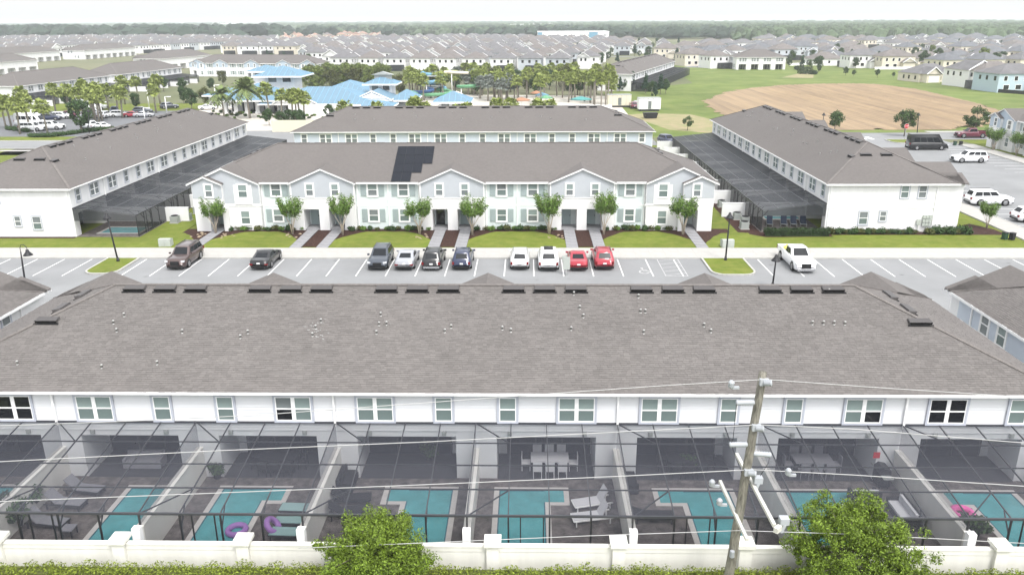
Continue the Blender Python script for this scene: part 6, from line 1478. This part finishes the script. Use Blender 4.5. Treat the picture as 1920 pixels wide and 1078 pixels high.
# white fences and detention bank behind the field
def fence(p0, p1, label, M=TRIM, h=1.3):
    a, b = at(*p0), at(*p1); T = thing('fence', label, 'fence', (a.x, a.y, 0), math.atan2(b.y-a.y, b.x-a.x), 'white garden fences'); n = max(1, int((b-a).length/2.6)); l = (b-a).length/n
    pm_ = MB().box(.06,l-.06,-.03,.03,.05,h-.1).mesh('fence_panel', M); po = MB().box(-.07,.07,-.07,.07,0,h).mesh('post', M)
    for i in range(n): link('fence_panel', pm_, T, (i*l,0,0)); link('post', po, T, (i*l,0,0))
fence((1545,124),(1596,124),'white garden fence left of the cream house beyond the field'); fence((1640,131),(1742,131),'white garden fence below the cream houses beyond the field'); fence((1800,131),(1830,127),'short white garden fence beside the tall green tree'); fence((1480,124),(1545,121),'white garden fence beyond the dark pond bank'); 
fence((1868,174),(1990,183), 'dark rail fence along the blue house at right edge', BRONZE, 1.2)
sheet('retaining_bank', A((1465,146),(1525,147),(1526,136),(1495,139)), .03, MATS['sandy_ground'])
hb2 = MB(); cl = [((lambda q: (q.x, q.y, .7))(at(1497+25*math.sin(t*PI/30)+t*.45, 139-t*.13+3*math.sin(t*.1))), .9) for t in range(60)]; leafquads(hb2, cl, 2500, 1.0, .3, R); tag(hb2.build('hedge', HEDGED), 'dark curved hedge beside the grey bank beyond the meadow', 'hedge')
# trees among the suburb
for i in (0,2,3,5,7,9,11,12,13,15): tr([TR[0], TR[1], TR[2], TO[0]][i % 4], [1535,1560,1585,1600,1621,1645,1662,1675,1692,1720,1742,1760,1480,1700,1815,1860][i], [138,141,144,146,146,148,147,148,150,153,156,157,128,152,160,162][i]-2, .42+.16*R.random(), 'dark rounded bush tree along the far rim of the bare field', 'bush trees along the field rim')
tr(TB, 1840, 134, 1.25, 'tall bright green tree among the houses at right'); tr(TR[0], 1862, 133, 1.25, 'dark tree beside the tall bright green tree'); tr(TB, 1746, 113, 1.0, 'pale green tree among the roofs beyond the field'); tr(TR[1], 1758, 118, 1.2, 'dark tree right of the pale green one among roofs'); tr(TR[2], 1730, 126, 1.25, 'dark round tree beside the cream house fence'); tr(TR[2], 1818, 126, 1.2, 'dark round tree left of the tall bright green tree'); tr(TR[0], 1535, 135, 1.1, 'round tree at the end of the dark pond bank')
for k in range(110):
    px, py = 1300+R.random()*650, 84+R.random()*46
    tr([TR[0], TR[1], TR[2], TO[1], TC[0]][k % 5], px, py, .5+.5*R.random(), 'garden tree scattered among the houses beyond the field', 'garden trees beyond the field')
for k in range(70):
    px, py = 480+R.random()*800, 82+R.random()*44; tr([TR[0], TO[0], TC[1]][k % 3], px, py, .6+.5*R.random(), 'garden tree scattered through the dense estate', 'garden trees of the dense estate')
# ================================================================== FAR BUILDINGS
def slabb(p, w_, d_, h, label, M=WHITE, acc=None, name='warehouse', cat='building'):
    q = at(*p); T = thing(name, label, cat, (q.x, q.y, 0)); MB().box(-w_/2,w_/2,0,d_,0,h).build('wall', M, T); MB().box(-w_/2-.3,w_/2+.3,-.3,d_+.3,h,h+.5).build('roof', GREYM if M is not WHITE else WHITE, T)
    n = int(w_/8)
    for i in range(n): MB().box(-w_/2+(i+.3)*w_/n, -w_/2+(i+.7)*w_/n, -.1, .0, h*.62, h*.72).build('window', PANEG, T)
    if acc: 
        for x0, x1 in acc: MB().box(x0*w_-w_/2, x1*w_-w_/2, -.3, -.1, .2, h-.3).build('painted_panel', SB, T)
slabb((1075,79), 72, 40, 9.5, 'long white and blue warehouse beyond the dense estate', WHITE, [(.0,.06),(.72,.84)])
for i, (px, py, w_, h, lab) in enumerate([(985,58,60,12,'white apartment block far off left of the warehouse'),(1020,55,50,12,'pale apartment block far off above the warehouse'),(1330,66,110,9,'pale long building before the forest, right of centre'),(1258,63,60,9,'white long building before the forest near the centre'),(1398,66,40,9,'white house-like block before the forest'),(1550,66,90,10,'pale long building standing within the right forest'),(1135,41,300,16,'white sheds on the central horizon'),(1370,40,260,16,'white sheds on the horizon, right of centre'),(760,45,240,14,'white sheds on the horizon, left of centre'),(450,51,200,14,'white sheds beyond the left tree line')]): slabb((px,py), w_, 20, h, lab)
# ================================================================== FAR FOREST: thousands of crowns, each a lumpy low dome
def forest(name, n, sampler, rmin, rmax, M, seed, h0=6.5, h1=11):
    rr = random.Random(seed); V = []; Fc = []; prof = [(.0,1.0),(.55,.86),(.92,.5),(1.0,.18),(.7,-.05)]; m_ = 7
    for _ in range(n):
        x, y = sampler(rr); dist = math.hypot(x, y); r = rr.uniform(rmin, rmax)*(1+dist/5200); h = rr.uniform(h0,h1); o = len(V); a0 = rr.random()*6
        for (q, z) in prof[1:]:
            for k in range(m_): a = a0+2*PI*k/m_; s = q*r*rr.uniform(.72,1.25); V.append((x+s*math.cos(a), y+s*math.sin(a), max(0, h*.25+h*z*rr.uniform(.85,1.12))))
        V.append((x, y, h*1.28)); t = len(V)-1
        for k in range(m_): Fc.append((o+k, o+(k+1) % m_, t))
        for i in range(len(prof)-2):
            for k in range(m_): Fc.append((o+(i+1)*m_+k, o+(i+1)*m_+(k+1) % m_, o+i*m_+(k+1) % m_, o+i*m_+k))
    mb = MB(); mb.v = V; mb.f = Fc; mb.mi = [0]*len(Fc); mb.sm = [False]*len(Fc); return tag(mb.build(name, M), None, None, None, 'stuff')
def imgs(x0, x1, y0, y1, pw=1.0):
    def f(rr): q = at(x0+(x1-x0)*rr.random(), y0+(y1-y0)*rr.random()**pw); return q.x, q.y
    return f
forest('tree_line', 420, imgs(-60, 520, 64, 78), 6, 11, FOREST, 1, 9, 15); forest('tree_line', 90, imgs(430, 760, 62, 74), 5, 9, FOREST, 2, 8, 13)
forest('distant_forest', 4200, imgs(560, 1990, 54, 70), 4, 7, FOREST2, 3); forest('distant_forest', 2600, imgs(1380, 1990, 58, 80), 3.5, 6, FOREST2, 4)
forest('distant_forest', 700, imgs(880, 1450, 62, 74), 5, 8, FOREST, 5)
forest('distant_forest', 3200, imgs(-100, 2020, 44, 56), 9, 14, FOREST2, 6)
# ================================================================== HAZE
hz = bpy.data.materials.new('haze'); hz.use_nodes = True; n = hz.node_tree; n.nodes.clear(); o = n.nodes.new('ShaderNodeOutputMaterial'); v = n.nodes.new('ShaderNodeVolumePrincipled')
v.inputs['Color'].default_value = (.90,.95,1,1); v.inputs['Density'].default_value = HAZE_DENSITY; v.inputs['Anisotropy'].default_value = .2; n.links.new(v.outputs[0], o.inputs['Volume'])
stuff(MB().box(-6200, 6200, -120, 9700, -1.5, 30).build('haze', hz))
